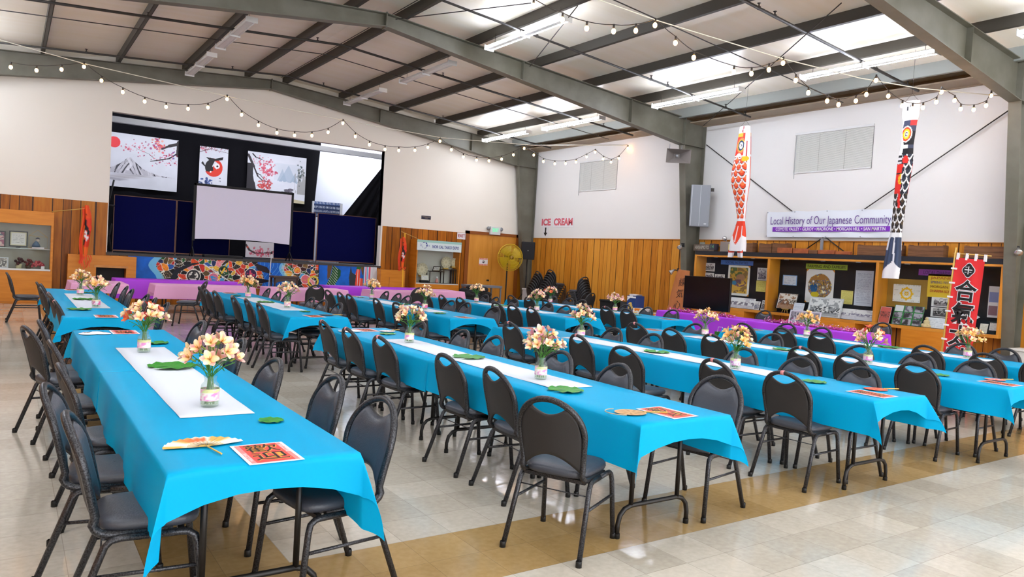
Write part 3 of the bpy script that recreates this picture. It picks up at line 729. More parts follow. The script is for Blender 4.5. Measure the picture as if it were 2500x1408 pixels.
for r, (xa, xb, nb, xc, xd, fb) in BLUE_ROWS.items():
    row = ROWN[r]
    for blk, X0, X1, ys in (('nearer', xa, xb, nb), ('farther', xc, xd, fb)):
        for k in (0, 1):
            y0, y1 = ys[k], ys[k + 1]; sd += 1
            which = 'nearer pair' if blk == 'nearer' else 'farther pair'
            end = 'aisle end' if (blk == 'nearer') == (k == 0) else 'inner end'
            end = ('camera end' if k == 0 else 'stage end')
            L = y1 - y0 - .012
            t = make_table(L, .755, label='folding table under blue cloth, %s of the %s, %s row from windows' % (end, which, row))
            t.location = ((X0 + X1) / 2, (y0 + y1) / 2, 0); t['group'] = 'folding tables under blue cloths'
            cloth(X0, X1, y0, y1, .262, .19 if k == 0 else .004, .004 if k == 0 else .15, sd,
                  'blue plastic cloth on the %s table of the %s, %s row from windows' % (end, which, row), group='blue tablecloths', skew=.30 if (r, blk, k) == ('A', 'nearer', 0) else R.uniform(-.02, .16), lift=R.uniform(.35, .55))
        # white runner across the joined pair
        cx = (X0 + X1) / 2; ra, rb = (4.0, 6.9) if blk == 'nearer' else (10.3, 12.87)
        if (r, blk) == ('A', 'nearer'): ra, rb = 3.86, 6.55
        mb = MB(); mb.grid(lambda u, v: (cx - .18 + .36 * u, ra + (rb - ra) * v, .7465 + .0012 * math.sin(v * 30)), 4, 40)
        tag(mb.build('table_runner', RUNNER, solid=.001), 'white paper runner along the %s blue tables, %s row from windows' % (blk, row), 'table runner', 'white runners on the blue tables')

def extra_table(x0, x1, y0, y1, m, label, clabel, so, group, seed, cat='tablecloth', along='x'):
    """tables running along x: the cloth is made along y and turned"""
    cx, cy = (x0 + x1) / 2, (y0 + y1) / 2; L, wd = x1 - x0, y1 - y0
    if along == 'y': L, wd = wd, L
    t = make_table(L - .012, wd - .012, label=label); t.location = (cx, cy, 0); rz = PI / 2 if along == 'x' else 0; t.rotation_euler[2] = rz
    c = cloth(-wd / 2, wd / 2, -L / 2, L / 2, so, so * .7, so * .7, seed, clabel, m, group, ear=.35, lift=.05); c.location = (cx, cy, 0); c.rotation_euler[2] = rz
pg = 'pink cloths on the tables before the stage'; vg = 'purple cloths on the tables under the mural'
extra_table(1.0, 1.95, 15.9, 17.1, PINK, 'square table under pink cloth beside the wooden trophy cabinet', 'pink cloth on the square table by the wooden trophy cabinet', .28, pg, 91, along='y')
extra_table(2.45, 4.4, 16.05, 16.8, PINK, 'folding table under pink cloth behind the fourth row from windows', 'pink cloth hanging behind the fourth row from windows', .28, pg, 92)
extra_table(4.72, 6.5, 16.05, 16.8, PINK, 'folding table under pink cloth behind the third row from windows', 'pink cloth hanging behind the third row from windows', .28, pg, 93)
extra_table(7.25, 8.75, 16.25, 17.0, PINK, 'folding table under pink cloth behind the second row from windows', 'pink cloth hanging behind the second row from windows', .28, pg, 94)
extra_table(9.0, 10.2, 17.0, 18.1, PINK, 'folding table under pink cloth before the expo display case', 'pink cloth on the table before the expo display case', .28, pg, 95)
extra_table(1.95, 4.6, 17.95, 18.7, PURPLE, 'folding table under purple cloth before the cubby end of the stage', 'purple cloth on the table before the cubby end of the stage', .42, vg, 96)
extra_table(6.7, 9.7, 17.75, 18.5, PURPLE, 'folding table under purple cloth before the striped end of the mural', 'purple cloth on the table before the striped end of the mural', .42, vg, 97)
pv = 'purple cloths before the display case'
extra_table(12.08, 12.84, 9.28, 11.68, PURPLE, 'folding table under purple cloth carrying the television', 'purple cloth on the table carrying the television', .45, pv, 98, along='y')
extra_table(12.12, 12.88, 6.8, 9.26, PURPLE, 'folding table under purple cloth beside the red streamer banner', 'purple cloth on the table beside the red streamer banner', .45, pv, 99, along='y')
# tinsel garlands on the purple tables
TINSEL = mat('pink_tinsel', 'd8509c', .25, .6); TINSEL2 = mat('pale_tinsel', 'f3c6dc', .2, .5)
for (ya, yb, x, lab) in ((9.75, 11.55, 12.32, 'pink tinsel garland lying before the television'), (7.1, 9.0, 12.36, 'pink tinsel garland lying on the purple table nearer the red banner')):
    mb = MB(); rg = random.Random(int(ya * 10))
    for _ in range(900):
        c = Vector((x + rg.gauss(0, .05), rg.uniform(ya, yb), .752 + abs(rg.gauss(0, .028)))); d = Vector((rg.gauss(0, 1), rg.gauss(0, 1), rg.gauss(0, .6))).normalized() * rg.uniform(.02, .045)
        e = d.cross(Vector((rg.gauss(0, 1), rg.gauss(0, 1), rg.gauss(0, 1)))).normalized() * .006
        mb.add([c - e, c + e, c + d + e, c + d - e], [(0, 1, 2, 3)], 0 if rg.random() < .7 else 1)
    mb.tube([(x, ya, .757), (x + .02, (ya + yb) / 2, .757), (x, yb, .757)], .012, 6)
    tag(mb.build('tinsel_garland', [TINSEL, TINSEL2]), lab, 'garland', 'pink tinsel garlands')
# ------------------------------------------------------------------ things on the tables
def blossom_mesh(seed, base, blush, yellow):
    rr = random.Random(seed); mb = MB(); cols = []
    for k in range(6):
        a = k * PI / 3 + rr.uniform(-.1, .1); lift = .55 if k % 2 else .75; L = .045 * rr.uniform(.9, 1.1); w = .017
        fs, vs = [], []
        for i in range(5):
            t = i / 4; r = L * (t * .9 + .02); z = L * lift * math.sin(t * PI * .42) * 1.15
            hw = w * math.sin(PI * min(1, .12 + t * .83)) ** .8
            for s in (-1, 0, 1):
                x, y = r, s * hw
                vs.append((x * math.cos(a) - y * math.sin(a), x * math.sin(a) + y * math.cos(a), z + (.004 if s else 0)))
                c = C(base) * 1.
                if k % 2 == 0: c = c * (1 - .75 * (1 - t) ** .6 * (.4 + .6 * (s != 0))) + C(yellow) * (.75 * (1 - t) ** .6 * (.4 + .6 * (s != 0)))
                else: f_ = .9 if s == 0 else .5; f_ *= 1 - .5 * t; c = c * (1 - f_) + C(blush) * f_
                if t < .16: c = .5 * C(blush) + .5 * C(yellow)
                cols.append([*nlin(c), 1])
        fs = [(i * 3 + j, i * 3 + j + 1, i * 3 + j + 4, i * 3 + j + 3) for i in range(4) for j in range(2)]
        mb.add(vs, fs, 0, True)
    mb.tube([(0, 0, -.03), (0, 0, .004)], [.004, .006], 6); cols += [[*nlin(C('8fa03c')), 1]] * (len(mb.v) - len(cols))
    for k in range(4):
        a = k * 1.57; mb.tube([(0, 0, .005), (.008 * math.cos(a), .008 * math.sin(a), .032)], .0012, 4); cols += [[*nlin(C('c9862f')), 1]] * (len(mb.v) - len(cols))
    mb.cols = cols
    return mb.build('blossom', ART)
KIND = [('fdf0dc', 'e06a5c', 'f6c84a'), ('fbe6cc', 'e0666a', 'f4b84a'), ('f9dcc4', 'd6505e', 'f4b44a'), ('ee6a50', 'd03038', 'f4b040'), ('fbd09c', 'e08a4a', 'f6b83a'), ('fae0e4', 'de5a80', 'f4c050')]
BM = [[blossom_mesh(10 * k + j, *KIND[k]) for j in range(2)] for k in range(len(KIND))]
BMESH = [[o.data for o in l] for l in BM]
for l in BM:
    for o in l: bpy.data.objects.remove(o)
def label_fn(seed):
    rr = random.Random(seed); a, b = rr.choice([('e8a0c4', 'e6d58a'), ('d98ac0', 'cfe08a'), ('e06a9a', 'efe3b0'), ('c99ad8', 'e8d88a')])
    def fn(U, V):
        n = fbm(U, V, 30, seed); c = np.tile(C('ece4dc'), (len(U), 1)).astype(float)
        setm(c, n > .52, C(a)); setm(c, V > .045, C(b), .8); setm(c, (n < .36), C('f2b8c8')); return c
    return fn
def jar_parts():
    mb = MB(); prof = [(.0, .003), (.043, .003), (.047, .010), (.047, .108), (.044, .120), (.034, .130), (.030, .136), (.030, .152), (.034, .158), (.034, .164)]
    mb.lathe(prof, 20); j = mb.build('jar', GLASS); d = j.data; bpy.data.objects.remove(j)
    mb = MB(); mb.lathe([(0, .011), (.0425, .013), (.0425, .085), (0, .085)], 16); w = mb.build('water', WATERM); e = w.data; bpy.data.objects.remove(w)
    return d, e
JAR, WATER = jar_parts()
WRAPS = []
for s_ in range(4):
    mb = MB(); n = 24; vs, cl = [], []
    U = np.linspace(0, .3, n + 1); rows = np.linspace(.035, .098, 12)
    fn = label_fn(s_ + 3)
    for z in rows:
        c = fn(U, np.full(n + 1, z - .035))
        for j in range(n + 1):
            a = 2 * PI * j / n; vs.append((.0478 * math.cos(a), .0478 * math.sin(a), z)); cl.append([*nlin(c[j]), 1])
    fs = [(i * (n + 1) + j, i * (n + 1) + j + 1, (i + 1) * (n + 1) + j + 1, (i + 1) * (n + 1) + j) for i in range(11) for j in range(n)]
    mb.add(vs, fs, 0, True); mb.cols = cl; o = mb.build('wrap', ART); WRAPS.append(o.data); bpy.data.objects.remove(o)
def obj(name, data, parent, loc=(0, 0, 0)):
    o = bpy.data.objects.new(name, data); COL.objects.link(o); o.parent = parent; o.location = loc; return o
def vase(x, y, seed, label, mix, n=17, z=.7485, wide=1., spread=.135, sx=1.):
    rr = random.Random(seed)
    t = thing('flower_vase', label, 'vase', (x, y, z), rr.uniform(0, 6.28), 'flower vases on the tables')
    obj('jar', JAR, t); obj('water', WATER, t); obj('wrap', WRAPS[seed % 4], t)
    tips = []
    for k in range(n):
        for _ in range(30):
            a = rr.uniform(0, 2 * PI); q = math.sqrt(rr.random()); rad = spread * q * wide
            p = Vector((rad * math.cos(a) * sx, rad * math.sin(a), .255 + .105 * (1 - q * q) + rr.uniform(-.03, .02)))
            if all((p - b).length > .05 for b in tips): break
        tips.append(p)
        d = BMESH[mix[k % len(mix)]][rr.randrange(2)]; o = obj('blossom', d, t, p)
        dirv = Vector((p.x * 3.2, p.y * 3.2, .30 + rr.uniform(-.2, .1))).normalized()
        o.rotation_mode = 'QUATERNION'; o.rotation_quaternion = dirv.to_track_quat('Z', 'Y'); s = rr.uniform(.88, 1.12); o.scale = (s, s, s)
    mb = MB()
    for k, p in enumerate(tips[:12]):
        a = k * 2.4; m = MB(); m.tube([(.024 * math.cos(a), .024 * math.sin(a), .015), (.012 * math.cos(a + .6), .012 * math.sin(a + .6), .15), (p.x * .55, p.y * .55, .15 + (p.z - .15) * .6), (p.x, p.y, p.z - .02)], .0026, 5); m.build('stem', GREENM, t)
    for k in range(11):
        a = rr.uniform(0, 6.28); L = rr.uniform(.07, .11); zz = rr.uniform(.17, .235); m = MB()
        def lf(u, v):
            r_ = .015 + L * v; h = zz + .05 * math.sin(v * 2.2) - .015 * v; w = .011 * math.sin(PI * (.06 + .94 * v)) * (u - .5) * 2
            return (r_ * math.cos(a) - w * math.sin(a), r_ * math.sin(a) + w * math.cos(a), h + abs(u - .5) * .008)
        m.grid(lf, 2, 5); m.build('leaf', GREENM, t)
ROWLAB = {0: 'fifth', 1: 'fourth', 2: 'third', 3: 'second', 4: 'first'}
VASES = [  # x, y, row, flower mix, words
    (.91, 4.09, 0, (0, 1, 0, 2, 1), 'tall cream and salmon flowers in a wrapped jar, closest to us of all'),
    (.89, 6.25, 0, (0, 0, 3, 0, 1, 3), 'cream and red flowers in a jar at the far end of nearer runner, fifth row'),
    (.92, 10.37, 0, (1, 0, 4), 'pale pink and yellow flowers in a jar, farther tables, fifth row'),
    (.90, 12.5, 0, (0, 4, 1), 'small cream flowers in a jar farthest from us, fifth row'),
    (3.33, 4.37, 1, (0, 5, 1, 0), 'cream and rose flowers in a jar nearer the camera end, fourth row'),
    (3.34, 6.59, 1, (0, 1, 0), 'cream and salmon flowers in a jar, far end of nearer runner, fourth row'),
    (3.40, 10.69, 1, (0, 0, 1), 'cream flowers in a jar, near end of farther runner, fourth row'),
    (3.35, 12.64, 1, (0, 1, 4), 'cream flowers in a jar by the pink table, fourth row'),
    (5.60, 4.38, 2, (4, 4, 1, 4, 0), 'round peach orange bouquet in a jar, third row'),
    (5.76, 6.80, 2, (1, 5, 0, 1), 'rosy cream flowers in a jar, far end of nearer runner, third row'),
    (5.70, 10.75, 2, (0, 1, 0), 'cream flowers in a jar, near end of farther runner, third row'),
    (5.76, 13.04, 2, (0, 4), 'cream and yellow flowers in a jar by the purple cloth, third row'),
    (7.72, 4.30, 3, (5, 1, 3, 1, 0), 'coral pink flowers in a jar near the camera end, second row'),
    (8.0, 6.80, 3, (0, 4, 0, 1), 'cream and peach flowers in a jar, far end of nearer runner, second row'),
    (7.95, 10.67, 3, (5, 0, 1), 'pink and cream flowers in a jar, near end of farther runner, second row'),
    (7.95, 12.76, 3, (0, 0, 1), 'cream flowers in a jar before the plywood door, second row'),
    (10.01, 4.29, 4, (4, 0, 4, 1), 'wide peach bouquet in a jar before the red banner, first row'),
    (10.08, 6.60, 4, (4, 4, 1), 'orange peach flowers in a jar before the small photograph, first row'),
    (10.05, 13.0, 4, (0, 5, 3), 'cream and red flowers in a jar before the chair stacks, first row'),
    (10.05, 10.87, 4, (5, 0, 5), 'pale pink flowers in a jar before the black bin, first row')]
for i, (x, y, r, mix, w) in enumerate(VASES):
    vase(x, y, 40 + i, w, mix, 19 if i in (0, 4, 1) else 16, wide=1.15 if i in (16, 12, 19) else 1.)

def lily_mesh(seed):
    rr = random.Random(seed); mb = MB(); n = 44; ph = rr.uniform(0, 6); vs = []
    for k in range(6):
        q = k / 5
        for j in range(n):
            a = .16 + (2 * PI - .32) * j / (n - 1); w = 1 + .02 * math.sin(9 * a + ph) + .012 * math.sin(17 * a)
            r = q * w; z = .03 + (.07 * math.sin(8 * a + ph) + .05 * math.sin(13 * a + 1)) * q ** 3 + .12 * q ** 4
            vs.append((r * math.cos(a), r * math.sin(a), z * .42 + .03))
    fs = [(i * n + j, i * n + j + 1, (i + 1) * n + j + 1, (i + 1) * n + j) for i in range(5) for j in range(n - 1)]
    mb.add(vs, fs, 0, True); o = mb.build('lily_pad', LEAFM); d = o.data; bpy.data.objects.remove(o); return d
LM = [lily_mesh(s) for s in (1, 2, 3)]
BIGS = {0, 3, 6, 9, 12, 15, 18, 21}
LILY = [(.96, 5.47, .155, 'fifth', 'large dark green lily pad beside the closest vase'), (1.11, 3.66, .062, 'fifth', 'tiny green lily pad before the closest vase'), (1.06, 6.80, .10, 'fifth', 'green lily pad behind the vase with red flowers'),
  (.89, 11.65, .15, 'fifth', 'lily pad in the middle of farther runner'), (.72, 10.04, .13, 'fifth', 'lily pad beside the near end of farther runner'), (1.05, 13.15, .09, 'fifth', 'lily pad beyond the farther runner'),
  (3.38, 5.5, .145, 'fourth', 'curled lily pad at the cloth seam'), (3.21, 3.92, .125, 'fourth', 'pale lily pad before the near runner end'), (3.45, 7.33, .09, 'fourth', 'lily pad beyond the nearer runner'),
  (3.39, 11.73, .14, 'fourth', 'lily pad in the middle of farther runner'), (3.47, 10.1, .08, 'fourth', 'small lily pad before the farther runner'), (3.3, 13.23, .09, 'fourth', 'lily pad beyond the farther runner'),
  (5.72, 5.5, .14, 'third', 'pale lily pad at the cloth seam'), (5.69, 3.62, .10, 'third', 'small pale lily pad before the near runner end'), (5.6, 10.05, .10, 'third', 'lily pad before the farther runner'),
  (5.81, 11.83, .14, 'third', 'lily pad in the middle of farther runner'), (5.73, 13.52, .09, 'third', 'lily pad beyond the farther runner'),
  (7.78, 5.38, .14, 'second', 'lily pad at the cloth seam'), (7.62, 3.52, .10, 'second', 'small lily pad before the near runner end'), (8.0, 11.91, .15, 'second', 'pale lily pad in the middle of farther runner'), (7.95, 13.2, .08, 'second', 'small lily pad beyond the farther runner'),
  (10.05, 5.3, .16, 'first', 'bright green lily pad at the cloth seam'), (10.1, 11.79, .10, 'first', 'lily pad in the middle of farther runner'), (9.98, 10.15, .08, 'first', 'small lily pad before the farther runner')]
PALE = mat('lily_pad_underside', '9fc08a', .5, noise=('7fae74', 20))
for i, (x, y, r, row, w) in enumerate(LILY):
    o = bpy.data.objects.new('lily_pad', LM[i % 3]); COL.objects.link(o); o.location = (x, y, .7475 if r < .13 else .749); o.scale = (r, r, r * .9); o.rotation_euler[2] = R.uniform(0, 6)
    tag(o, '%s, %s row from windows' % (w, row), 'lily pad', 'lily pads on the tables')

# welcome placards
def make_placard():
    t = thing('welcome_placard', 'red welcome placard', 'placard')
    mb = MB(); mb.box(-.112, .112, -.155, .155, 0, .0012); mb.build('card', PAPER, t)
    mb = MB(); mb.box(-.098, .098, -.141, .141, .0013, .0018); mb.build('print', PINKP, t)
    mb = MB(); mb.box(-.078, .078, -.141, .141, .0019, .0023); mb.build('panel', REDP, t)
    for i, ch in enumerate('歡迎'):
        y = .062 - .124 * i
        text(ch, .125, GOLD, t, (.003, y - .003, .0026), flat=True, depth=.0004, offset=.0012, width=.142, name='outline')
        text(ch, .125, INK, t, (0, y, .0031), flat=True, depth=.0004, width=.138)
    for s in (-1, 1):
        text('WELCOME', .022, PAPER, t, (s * .088, .05 * s, .0024), flat=True, depth=.0003, rz=-PI / 2 * s, width=.13)
    note_kids(t); return t
PL = make_placard(); used = False
PLAC = [(.925, 3.09, 0, 'fifth', 'camera end of nearer'), (.92, 7.66, PI, 'fifth', 'stage end of nearer'), (.92, 9.24, 0, 'fifth', 'camera end of farther'), (.88, 13.8, PI, 'fifth', 'stage end of farther'),
  (3.37, 3.12, 0, 'fourth', 'camera end of nearer'), (3.38, 7.75, PI, 'fourth', 'stage end of nearer'), (3.37, 9.45, 0, 'fourth', 'camera end of farther'), (3.37, 13.94, PI, 'fourth', 'stage end of farther'),
  (5.64, 3.09, 0, 'third', 'camera end of nearer'), (5.80, 7.87, PI, 'third', 'stage end of nearer'), (5.68, 9.42, 0, 'third', 'camera end of farther'), (5.74, 13.91, PI, 'third', 'stage end of farther'),
  (7.75, 3.02, 0, 'second', 'camera end of nearer'), (7.85, 7.67, PI, 'second', 'stage end of nearer'), (7.93, 9.58, 0, 'second', 'camera end of farther'), (9.99, 9.35, 0, 'first', 'camera end of farther'), (10.15, 7.64, PI, 'first', 'stage end of nearer')]
for x, y, a, row, w in PLAC:
    lab = 'red welcome placard at the %s tables, %s row from windows' % (w, row)
    a += R.uniform(-.05, .05)
    if not used: used = True; PL.location = (x, y, .7455); PL.rotation_euler[2] = a; PL['label'] = lab; PL['group'] = 'welcome placards'
    else: dup(PL, (x, y, .7455), a, lab, 'welcome placards')

# folding paper fans, round fans and paper masks
def fan(x, y, rz, label, ca, cb, disc, hl=.14, r=.17):
    t = thing('paper_fan', label, 'fan', (x, y, .7465), rz, 'fans on the tables')
    mb = MB(); n = 26; vs, cl = [], []
    for j in range(n + 1):
        a = math.radians(12) + math.radians(156) * j / n
        for q in (.18, .4, .6, .8, 1.):
            rr = r * q; X, Y = rr * math.cos(a), rr * math.sin(a); vs.append((X, Y, .004 + .005 * (j % 2)))
            c = C(ca) if not (.55 < q and (j // 5) % 2) else C(cb)
            if math.hypot(X + .015, Y - r * .72) < r * .27: c = C(disc)
            if q < .3: c = C('5a5048')
            cl.append([*nlin(c), 1])
    fs = [(j * 5 + k, (j + 1) * 5 + k, (j + 1) * 5 + k + 1, j * 5 + k + 1) for j in range(n) for k in range(4)]
    mb.add(vs, fs); mb.cols = cl; mb.build('leaf', ART, t)
    mb = MB()
    for j in range(0, n + 1, 2):
        a = math.radians(12) + math.radians(156) * j / n; mb.tube([(0, 0, .006), (r * .45 * math.cos(a), r * .45 * math.sin(a), .008)], .0012, 4)
    mb.build('ribs', BAMBOO, t)
    mb = MB(); mb.tube([(0, .03, .006), (.02, -hl, .006)], .004, 6); mb.build('handle', BAMBOO, t)
fan(.72, 3.255, math.radians(4), 'cream folding fan with orange sun beside the placard, fifth row', 'efe6d2', 'd8a650', 'dd7038')
def round_fan(x, y, rz, label, ca, cb, wire=False):
    t = thing('round_fan', label, 'fan', (x, y, .7465), rz, 'fans on the tables')
    mb = MB(); n = 26; vs = [(0, 0, .006)]; cl = [[*nlin(C(ca)), 1]]
    for q in (.5, 1.):
        for j in range(n):
            a = 2 * PI * j / n; vs.append((.10 * q * math.cos(a), .085 * q * math.sin(a), .006)); cl.append([*nlin(C(ca) if j % 3 or q == 1. else C(cb)), 1])
    fs = [(0, 1 + j, 1 + (j + 1) % n) for j in range(n)] + [(1 + j, 1 + n + j, 1 + n + (j + 1) % n, 1 + (j + 1) % n) for j in range(n)]
    mb.add(vs, fs); mb.cols = cl; mb.build('leaf', ART, t)
    mb = MB(); mb.tube([(.09, 0, .007), (.24, -.02, .007)], .0045, 6); mb.build('handle', BAMBOO, t)
    if wire: mb = MB(); mb.tube([(-.07 + .09 * math.cos(a / 10 * PI + PI / 2), .09 * math.sin(a / 10 * PI + PI / 2), .008) for a in range(11)], .003, 5); mb.build('rim', mat('fan_rim', 'b9a98a', .4), t)
round_fan(3.12, 3.18, -.3, 'tan round fan with a wire rim beside the placard, fourth row', 'c8a070', '8c6a44', True)
round_fan(5.90, 3.2, -.2, 'red round fan lying beyond the placard, third row', 'd24a3a', 'e8a060')
round_fan(7.97, 3.15, -.2, 'red and pale blue round fan beyond the placard, second row', 'd8644c', '9fc4d8')
round_fan(3.57, 7.6, .6, 'white round fan beside the stage end placard, fourth row', 'e6e2e0', 'c8a8a0')
round_fan(3.58, 9.56, .2, 'black round fan beside the placard of farther tables, fourth row', '22242a', '55606a')
def mask(x, y, rz, label):
    t = thing('paper_mask', label, 'mask', (x, y, .7465), rz, 'white paper masks')
    mb = MB(); vs, cl = [], []; nx, ny = 40, 16
    U, V = np.meshgrid(np.linspace(-1, 1, nx + 1), np.linspace(-1, 1, ny + 1)); pts = np.stack([U.ravel(), V.ravel()], 1)
    def outline(u): return .45 + .5 * abs(math.sin(u * 2.4)) ** .8 * (1 - u ** 8)
    for u, v in pts:
        vs.append((u * .125, v * outline(u) * .075 + abs(u) * .015, .004 + .02 * (1 - u * u) * (1 - v * v)))
        e = ((abs(u) - .48) / .26) ** 2 + ((v - .05) / .33) ** 2
        c = C('3a2f34') if e < 1 else C('ece8e6')
        if 1 < e < 1.6 and v > .1: c = C('c85a50')
        cl.append([*nlin(c), 1])
    fs = [(j * (nx + 1) + i, j * (nx + 1) + i + 1, (j + 1) * (nx + 1) + i + 1, (j + 1) * (nx + 1) + i) for j in range(ny) for i in range(nx)]
    mb.add(vs, fs, 0, True); mb.cols = cl; mb.build('face', ART, t)
    mb = MB(); mb.tube([(-.12, .02, .006), (-.06, .14, .004), (.05, .16, .004), (.12, .02, .006)], .0015, 4); mb.build('cord', PAPER, t)
mask(.67, 7.5, .2, 'white paper mask beside the stage end placard, fifth row from windows')
mask(3.13, 7.6, .3, 'white paper mask beside the stage end placard, fourth row from windows')
# ------------------------------------------------------------------ the stage
mb = MB(); mb.box(-.5, 11.8, YS + .1, 25.6, OZ0 - .1, OZ0); struct(mb.build('floor_stage', mat('stage_deck', '26242a', .5)))
mb = MB(); mb.box(-.5, 11.8, 25.5, 25.7, OZ0, 6.3); struct(mb.build('wall_stage_back', mat('stage_white', 'd8dae2', .7)))
mb = MB(); mb.box(-.6, -.5, YS + .2, 25.6, OZ0, 6.3); mb.box(11.8, 11.9, YS + .2, 25.6, OZ0, 6.3); struct(mb.build('wall_stage_side', mat('stage_white', 'd8dae2', .7)))
mb = MB(); mb.box(-.6, 11.9, YS + .3, 25.7, 6.2, 6.3); struct(mb.build('ceiling_stage', mat('stage_dark', '2a2a2c', .8)))
mb = MB(); mb.box(OX0 - .3, OX1 + 1.6, 21.3, 21.42, 4.60, 4.73); mb.box(OX0 - .3, OX1 + 1.6, 21.28, 21.44, 4.585, 4.6); struct(mb.build('beam_stage', mat('stage_rail', 'a2a6ac', .45)))
def curtain(name, poly_top, poly_bot, y, label, amp=.05, waves=14, m=CURTAIN):
    """hanging cloth between a top line and a bottom line given as (x0, x1, z)"""
    mb = MB(); (a0, a1, za), (b0, b1, zb) = poly_top, poly_bot; n = waves * 8
    def f(u, v):
        z = za + (zb - za) * v; xa = a0 + (b0 - a0) * v; xb = a1 + (b1 - a1) * v
        return (xa + (xb - xa) * u, y + amp * math.sin(u * waves * 2 * PI) * (.4 + .6 * v) + amp * .4 * math.sin(u * 31), z)
    mb.grid(f, n, 14); return tag(mb.build(name, m), label, 'curtain')
curtain('stage_curtain', (-.4, 8.66, 5.6), (-.4, 8.40, OZ0 + .02), 24.4, 'wide black curtain hung across the back of the stage', .03, 10)
def slant():
    mb = MB()
    pts = [(10.9, 4.86), (10.2, 4.62), (9.55, 3.75), (8.85, 2.78), (8.75, 1.26), (10.9, 1.26)]
    def f(u, v):
        z = 1.26 + (4.7 - 1.26) * v; left = 8.78 if z < 2.7 else 8.78 + (z - 2.7) * .74
        x = left + (11.0 - left) * u; return (x, 22.6 + .05 * math.sin(u * 40) * (.3 + u), z)
    mb.grid(f, 60, 24); return tag(mb.build('side_curtain', CURTAIN), 'black side curtain pulled aside at a slant on the stage', 'curtain')
slant()
# stage lamp that brightens the bare back wall
t = thing('stage_lamp', 'small lamp fixed above the bare white back wall of the stage', 'lamp', (10.6, 24.0, 5.55))
mb = MB(); mb.box(-.12, .12, -.12, .12, .08, .2); mb.build('housing', GREY, t)
mb = MB(); mb.ball((0, 0, .02), .09); mb.build('bulb', mat('stage_bulb', 'ffffff', .4, emit='eef2ff', estr=420), t)
t = thing('stage_lamp', 'small lamp at the cabinet end of the stage behind the partitions', 'lamp', (1.2, 23.6, 5.2))
mb = MB(); mb.box(-.12, .12, -.12, .12, .08, .2); mb.build('housing', GREY, t)
mb = MB(); mb.ball((0, 0, .02), .09); mb.build('bulb', mat('stage_bulb2', 'ffffff', .4, emit='eef2ff', estr=90), t)

def stage_fill(x, label):  # unseen strip lights added to brighten the paintings on the curtain
    t = thing('stage_fill_light', label, 'light fixture', (x, 21.7, 5.25)); mb = MB(); mb.box(-1.2, 1.2, -.05, .05, .05, .1); mb.build('housing', FIXW, t)
    for s in (-.04, .04): mb = MB(); mb.tube([(-1.18, s, .02), (1.18, s, .02)], .02, 8); mb.build('tube', TUBE, t)
stage_fill(4.0, 'added fill light hidden above the stage opening, cabinet half'); stage_fill(7.2, 'added fill light hidden above the stage opening, door half')
# hung paintings
def branch(c, U, V, pts, w, col):
    for (x0, y0, w0), (x1, y1, w1) in zip(pts, pts[1:]): setm(c, seg(U, V, x0, y0, x1, y1) < (w0 + w1) / 2 * w, C(col))
def petals(c, U, V, seed, cx, cy, sx, sy, n, r, cols):
    rr = random.Random(seed)
    for _ in range(n):
        x, y = cx + rr.gauss(0, sx), cy + rr.gauss(0, sy); q = r * rr.uniform(.6, 1.3)
        setm(c, np.hypot(U - x, V - y) < q, C(rr.choice(cols)), rr.uniform(.5, .95))
def paper(U, V, s=1): 
    c = np.tile(C('cfcfd6'), (len(U), 1)).astype(float); c *= (.94 + .1 * fbm(U, V, 2.2, s))[:, None]; return c
def mountain(U, V):   # u 0..2.2 (left part is hidden by the wall), v 0..1.55
    c = paper(U, V); px = .89
    dx = np.abs(U - px); ridge = .38 + .50 * np.exp(-np.maximum(0, dx - .055) * 2.7) + .035 * (fbm(U, V * 0, 14, 2) - .5)
    n = fbm(U * 4 + (V - .9) * np.sign(U - px) * 2, V * .5, 5, 4); body = (V < ridge) & (V > .40); top = np.clip((V - .5) / .25, 0, 1)
    setm(c, body & (n > .58 - .28 * top), C('2c2a30'), .9); setm(c, body & (n <= .58 - .28 * top), C('8f868e'), .45)
    setm(c, body & (np.abs(U - px + .05 * np.sin(V * 16)) < .035 + .02 * n) & (V > .5), C('dcdade'), .85); setm(c, body & (np.abs(n - .3) < .05), C('c8c4ca'), .8)
    for vv, uu, wd, h in ((.37, 1.0, .55, '9a9498'), (.30, .75, .5, 'a39ca0'), (.22, .5, .4, '8d8890')):
        e = ((U - uu) / wd) ** 2 + ((V - vv - .04 * (fbm(U, V, 5, 7) - .5)) / .05) ** 2; setm(c, np.clip(1.15 - e, 0, 1) * (.4 + .8 * fbm(U * .4, V * 3, 6, 3)), C(h), .8)
    setm(c, np.hypot(U - .48, V - 1.28) < .16, C('d83a40'))
    branch(c, U, V, [(2.2, 1.18, 1), (1.95, .98, .8), (1.6, .88, .7), (1.45, .84, .4)], .022, '2b2226'); branch(c, U, V, [(2.2, 1.45, 1.6), (1.95, 1.36, 1.4), (1.75, 1.25, .6)], .03, '2b2226')
    branch(c, U, V, [(1.55, .93, .5), (1.4, 1.05, .4), (1.1, 1.15, .3), (.95, 1.25, .2)], .014, '3c2a30')
    branch(c, U, V, [(2.2, 1.5, 1), (2.19, 1.1, .9)], .05, '2b2226')
    P = ['b8586c', 'c9405a', '8a4a66', 'd87a8c']
    petals(c, U, V, 1, 1.62, 1.33, .1, .1, 46, .028, ['c83a3c', 'd8484c', 'e06a50', '9a3a70']); petals(c, U, V, 2, 1.15, 1.2, .17, .12, 34, .018, P); petals(c, U, V, 3, 1.75, .88, .2, .1, 40, .018, P)
    petals(c, U, V, 4, 2.02, 1.08, .1, .1, 30, .022, ['a83a54', '5a4a9a', 'b8586c']); petals(c, U, V, 5, .85, 1.13, .1, .05, 16, .02, P)
    return c
